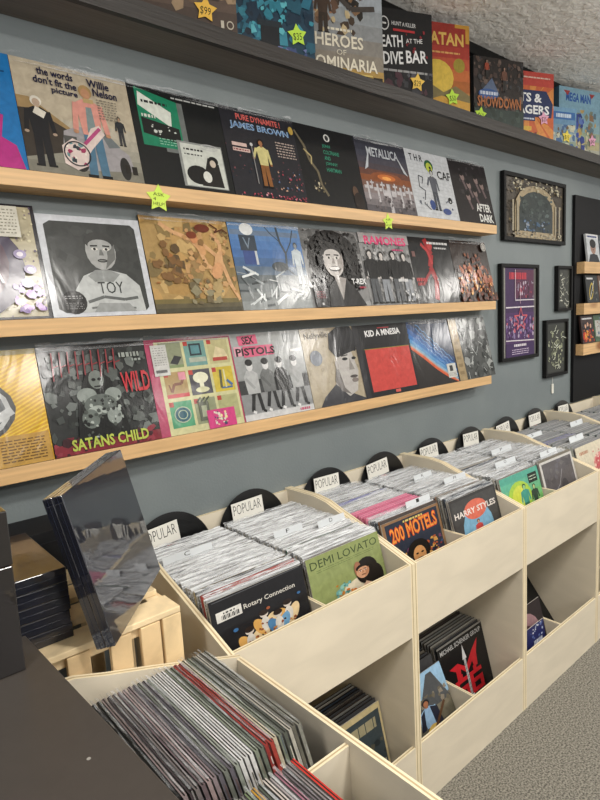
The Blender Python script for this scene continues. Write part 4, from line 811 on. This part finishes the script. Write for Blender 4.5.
def g_heroes(a):
    a.grad(0, 0, 1, 1, ['b09050', '8c8478', '8a8680', '8f9294', '9aa0a4', 'a8b0b8', 'b0b8c0']).speck(.05, .45, .75, 1, 60, .03, .08, ['4a3c30', '6a5040', '2c2824', '8c6c50', 'c8b48c'], 3).person(.25, .45, .4, '4a3a30', '3a3028', 'b08060', '1c1410', 1.5).pl([(.3, .9), (.6, .7), (.9, .74)], .05, '4a4440').pl([(.1, .95), (.4, .84), (.7, .9)], .04, 'a83c34')
    a.t('HEROES', .14, .33, .6, .12, 'e8e0cc', 0, .02).t('OF', .4, .26, .12, .05, 'e8e0cc').t('DOMINARIA', .02, .12, .9, .12, 'e8e0cc', 0, .02).l(.1, .09, .85, .09, .012, 'd8c070').lines(0.280, 0.030, 0.700, 0.065, 1, 'd8c070', .75).lines(0.300, 0.480, 0.600, 0.510, 1, 'e8e0cc', .75).r(.86, .02, .98, .08, '2a2620')
def g_dive(a):
    a.speck(0, 0, 1, .34, 60, .03, .1, ['3c3c40', '242426', '55555c', '4a3038'], 3).ring(.2, .83, .07, .07, .014, 'd8d8d8').r(.17, .82, .23, .84, 'd8d8d8').t('HUNT A KILLER', .32, .82, .4, .045, 'd8d8d8', 0, .01).r(.34, .76, .7, .785, 'b83438')
    a.t('DEATH', .04, .56, .46, .13, 'e8e8e8', 4, .02).t('AT THE', .55, .64, .28, .05, 'e8e8e8', 4, .01).t('DIVE', .17, .38, .33, .14, 'e8e8e8', 4, .02).t('BAR', .55, .42, .36, .14, 'e8e8e8', 4, .02).lines(.02, .3, .9, .35, 1, '9c9c9c', .5).speck(.55, .5, .95, .8, 10, .01, .03, ['8a2c34'], 5)
def g_island(a):
    a.grad(0, 0, 1, 1, ['b8883c', 'b07838', 'a8602c', 'c06a38', 'b85438', 'a83c30', '9c342c', '9c342c']).t('CATAN', .02, .76, .86, .14, 'e0b860', 0, .03).lines(.1, .66, .8, .7, 1, 'd8a060', .5).e(.32, .4, .34, .2, 'd8b84c').e(.32, .4, .34, .2, 'd8b84c').e(.78, .55, .12, .08, '9c8c34').p([(0, .22), (.2, .32), (.45, .24), (.7, .32), (1, .22), (1, .12), (0, .12)], '7c7048').p([(.0, .12), (.4, .2), (1, .14), (1, 0), (0, 0)], 'c89a40').r(.92, .8, 1, 1, 'c8963c').r(.7, .96, 1, 1, 'c8963c')
def g_show(a):
    a.speck(0, .3, 1, 1, 120, .02, .07, ['4a3c38', '5c4a42', '2c2624', '6c5c54', '3c3c40'], 2).r(0, 0, 1, .3, '2c3a34').speck(0, 0, 1, .36, 30, .02, .07, ['3c4a42', '243028'], 4).p([(.1, .5), (.35, .72), (.5, .5)], '5c6c88').e(.28, .5, .2, .07, '3c5c94').lines(0.120, 0.480, 0.460, 0.540, 1, 'c8d0e0', .75).t('SHOWDOWN', .06, .32, .88, .15, 'a8683c', 0, .03).person(.6, .55, .34, '6c4a3c', '33302e', 'a08070', '1c1816', 1).person(.25, .7, .26, 'a04a34', '33302e', 'a08070', '1c1816', 1)
def g_giants(a):
    a.r(0, 0, 1, 1, 'c8643c')
    for k in range(10):
        t = k*PI/5; a.p([(.35, .5), (.35+1*math.cos(t), .5+1*math.sin(t)), (.35+1*math.cos(t+.3), .5+1*math.sin(t+.3))], 'd88c48')
    a.r(0, .8, 1, 1, 'c04a40').p([(0, .36), (.94, .36), (.98, .56), (.8, .74), (0, .74)], '28345c').t('ITS &', .02, .57, .66, .13, 'eef0f0', 0, .03).t('AGERS', .02, .4, .86, .13, 'eef0f0', 0, .03).r(0, .3, .5, .36, '28345c').lines(0.020, 0.315, 0.470, 0.345, 1, 'c8d0e0', .75).speck(0, .02, .6, .14, 16, .03, .06, ['4a2c28', 'c8a040', '7c3c34'], 3).r(.02, .16, .4, .22, 'd8b048').lines(.1, .9, .9, .94, 1, 'e0c0b0', .5)
def g_bluefig(a):
    a.grad(0, 0, 1, 1, ['a8a898', 'b0a880', '98a890', '88a8b0', '84a8b8', '80a8bc', '84acc0', '88b0c4']).t('MEGA MAN', .16, .8, .6, .13, '2c5ca8', 0, .04).p([(.1, .95), (.2, .88), (.26, .95)], 'a83c3c').p([(.72, .95), (.78, .88), (.86, .95)], 'a83c3c').speck(.1, .05, .9, .7, 60, .03, .09, ['7c8470', 'b89c60', '5c7480', '8c6c50', 'c8c0a0'], 3).speck(.36, .04, .62, .64, 16, .04, .1, ['2e3f86', '3c50a0', '5c78b8'], 9)
def g_small(a): a.grad(0, 0, 1, 1, ['8c9c8c', '9cacac', '7c98ac', '6c94b4', '78a4c4']).r(.05, .72, .95, .9, '3c6ca8').lines(0.200, 0.750, 0.800, 0.870, 1, 'c8d8e8', .75).speck(.05, .05, .95, .6, 24, .05, .14, ['4a6a94', 'c8c8b0', '6c5c4c'], 3)
game(1.148, .33, .045, .36, g_brown, '5a4a40', '3c302a', 'brown illustrated game box at the left end of the high shelf', (.70, .07, 'dcb04c', '$99', 'yellow star note on the brown illustrated game box', .1), 18)
game(1.475, .33, .045, .36, g_blue, '1c3c50', '142430', 'teal fantasy scene game box on the high shelf', (.80, .085, 'b4d84c', '$35', 'green star note on the teal fantasy game box', -.1), 18)
game(1.835, .335, .042, .37, g_heroes, '8f9294', '4a3c2c', 'grey game box with cream lettering between the teal and black boxes', None, 18)
game(2.150, .285, .05, .347, g_dive, '1d1d1f', '19191a', 'black game box with slanted white lettering', (.72, .075, 'dcb858', '$29', 'yellow star note on the black game box', .1), 19)
game(2.425, .25, .045, .376, g_island, 'a83c30', '7c2c24', 'red game box with a large yellow sun, partly behind the black box', (.62, .07, 'b4d84c', '$50', 'green star note on the red game box with a sun', -.1), 21)
game(2.912, .31, .05, .34, g_show, '2e2826', '1c1a19', 'wide dark brown game box with orange lettering', (.12, .07, 'b4d84c', '$60', 'green star note on the wide dark brown game box', .1), 18, -.158)
game(3.225, .25, .05, .35, g_giants, 'c8643c', '8c3c2c', 'orange game box with thick white lettering on blue', (.72, .12, 'd8a0b8', '$25', 'pink star note on the orange game box', -.1), 20)
game(3.50, .19, .028, .225, g_small, '7c98ac', '4c6474', 'small pale blue game box standing in front at the right', (.6, .07, 'dcc858', '$15', 'yellow star note on the small pale blue box', .1), 18)
game(3.85, .36, .04, .385, g_bluefig, '80a8bc', '4c6c80', 'large pale blue game box with dark blue patches at the right end', (.80, .10, 'd8a0b8', '$40', 'pink star note on the large pale blue box', -.1), 14, -.15)

# ------------------------------------------------------------------ slatted crate behind the near bin
r = empty('slatted_crate', (.33, -.33, 0)); tag(r, 'slatted pale wood crate holding the navy boxes', 'crate')
CW = ['e2cba2', 'dcc296', 'e8d4b0', 'd8bc90']
R = random.Random(3)
def cpart(nm, *b): MB().box(*b, R.choice(CW)).build(nm, 'crate', r, bevel=.002)
cx0, cx1, cy0, cy1 = -.28, .232, -.27, .29; ZC = 1.038
for x, y in ((cx0, cy0), (cx1-.045, cy0), (cx0, cy1-.045), (cx1-.045, cy1-.045)): cpart('corner_post', x, x+.045, y, y+.045, 0, ZC-.015)
cpart('top_rail', cx0+.045, cx1-.045, cy0+.014, cy0+.04, ZC-.04, ZC-.0155); cpart('top_rail', cx0+.045, cx1-.045, cy1-.04, cy1-.014, ZC-.04, ZC-.0155)
cpart('top_rail', cx0, cx0+.03, cy0+.045, cy1-.045, ZC-.05, ZC-.0155); cpart('top_rail', cx1-.03, cx1, cy0+.045, cy1-.045, ZC-.05, ZC-.0155)
for x in (-.2, -.11, -.02, .068, .135): cpart('slat', x, x+.046, cy0-.0, cy0+.0135, .05, ZC-.016)
for y in (-.16, -.06, .04, .14): cpart('slat', cx1-.0, cx1+.012, y, y+.06, .05, ZC-.02)
for y in (cy0, -.155, -.045, .065, .175): cpart('top_slat', cx0+.0, cx1, y if y != cy0 else cy0, y+.075, ZC-.0145+(.0005 if y == cy0 else 0), ZC)

# navy boxes
def navy_box(loc, rot, sx, sy, sz, label, group=None, up_=False):
    r = MB().box(0, sx, 0, sy, 0, sz, '0d1222').build('boxed_set', 'gloss', None, loc, rot, bevel=.0015); tag(r, label, 'box', 'navy shrink wrapped boxed sets')
    mb = MB(); mb.box(-.0004, sx+.0004, -.0004, sy+.0004, sz*.46, sz*.49, '1c2438'); mb.build('lid_seam', 'gloss', r)
    return r
labs = ['lowest navy box of the flat stack on the crate', 'second lowest navy box of the flat stack', 'middle navy box of the flat stack on the crate', 'second from top navy box of the flat stack', 'top navy box of the flat stack on the crate']
for i in range(5):
    navy_box((.060+R.uniform(-.004, .0)*(i > 0), -.556+R.uniform(0, .005), ZC+.0005+i*.0303), (0, 0, 0), .283, .283, .0298, labs[i])
# pair leaning on the stack: axes solved from the photograph
a_, b_, c_ = -.209, -.043, .817
Mr = Matrix.Rotation(c_, 4, 'Z') @ Matrix.Rotation(b_, 4, 'Y') @ Matrix.Rotation(a_, 4, 'X')
for k, lab in ((0, 'large navy glossy box leaning over the crate, reflecting the record bins'), (1, 'navy glossy box leaning behind the reflecting front one')):
    o = MB().box(0, .32, 0, .0195, 0, .32, '0d1120').build('boxed_set', 'mirror', None, (0, 0, 0), (0, 0, 0), bevel=.0015)
    o.matrix_world = Matrix.Translation((.384, -.665, 1.0455)) @ Mr @ Matrix.Translation((0, k*.02, 0)); tag(o, lab, 'box', 'navy shrink wrapped boxed sets')
    MB().box(-.0005, .3205, .0097, .0101, -.0005, .3205, '1c2438').build('lid_seam', 'gloss', o)
mb = MB(); mb.box(0, .44, 0, .15, 0, .115, '17181b'); mb.box(-.001, .441, -.001, .151, .085, .087, '26272b')
tag(mb.build('storage_carton', 'card', None, (.07, -.2, ZC+.0005), bevel=.002), 'low black carton on the crate against the slate wall', 'box')

# ------------------------------------------------------------------ dark counter and black box
r = empty('counter', (0, -1.0, 0)); tag(r, 'dark brown counter in the lower left foreground', 'counter')
mb = MB(); P = [(-.7, .365), (.2345, .365), (.272, -.45), (-.7, -.45)]
mb.add([(x, y, 1.09) for x, y in P]+[(x, y, 1.12) for x, y in P], [(0, 1, 2, 3), (7, 6, 5, 4), (0, 4, 5, 1), (1, 5, 6, 2), (2, 6, 7, 3), (3, 7, 4, 0)], '3f3a36')
mb.build('countertop', 'satin', r, bevel=.002)
MB().box(-.66, .05, -.4, .32, 0, 1.0895, '37322e').build('cabinet', 'satin', r)
for p in ((.10, .19), (.205, -.02)):
    s_ = MB(); s_.add([(p[0]+.0028*math.cos(k), p[1]+.0028*math.sin(k), 1.1203) for k in [i*PI/6 for i in range(12)]], [list(range(12))], '8c8882'); s_.build('screw', 'satin', r)
r = empty('black_box', (.204, -.752, 1.1205)); tag(r, 'black box with a lid standing on the dark counter at left edge', 'box')
MB().box(-.3, 0, 0, .11, 0, .178, '1d1a1a').build('box_base', 'gloss', r, bevel=.002)
MB().box(-.301, .001, -.001, .111, .1795, .268, '1f1c1b').build('box_lid', 'gloss', r, bevel=.002)
print('filed', NREC[0])
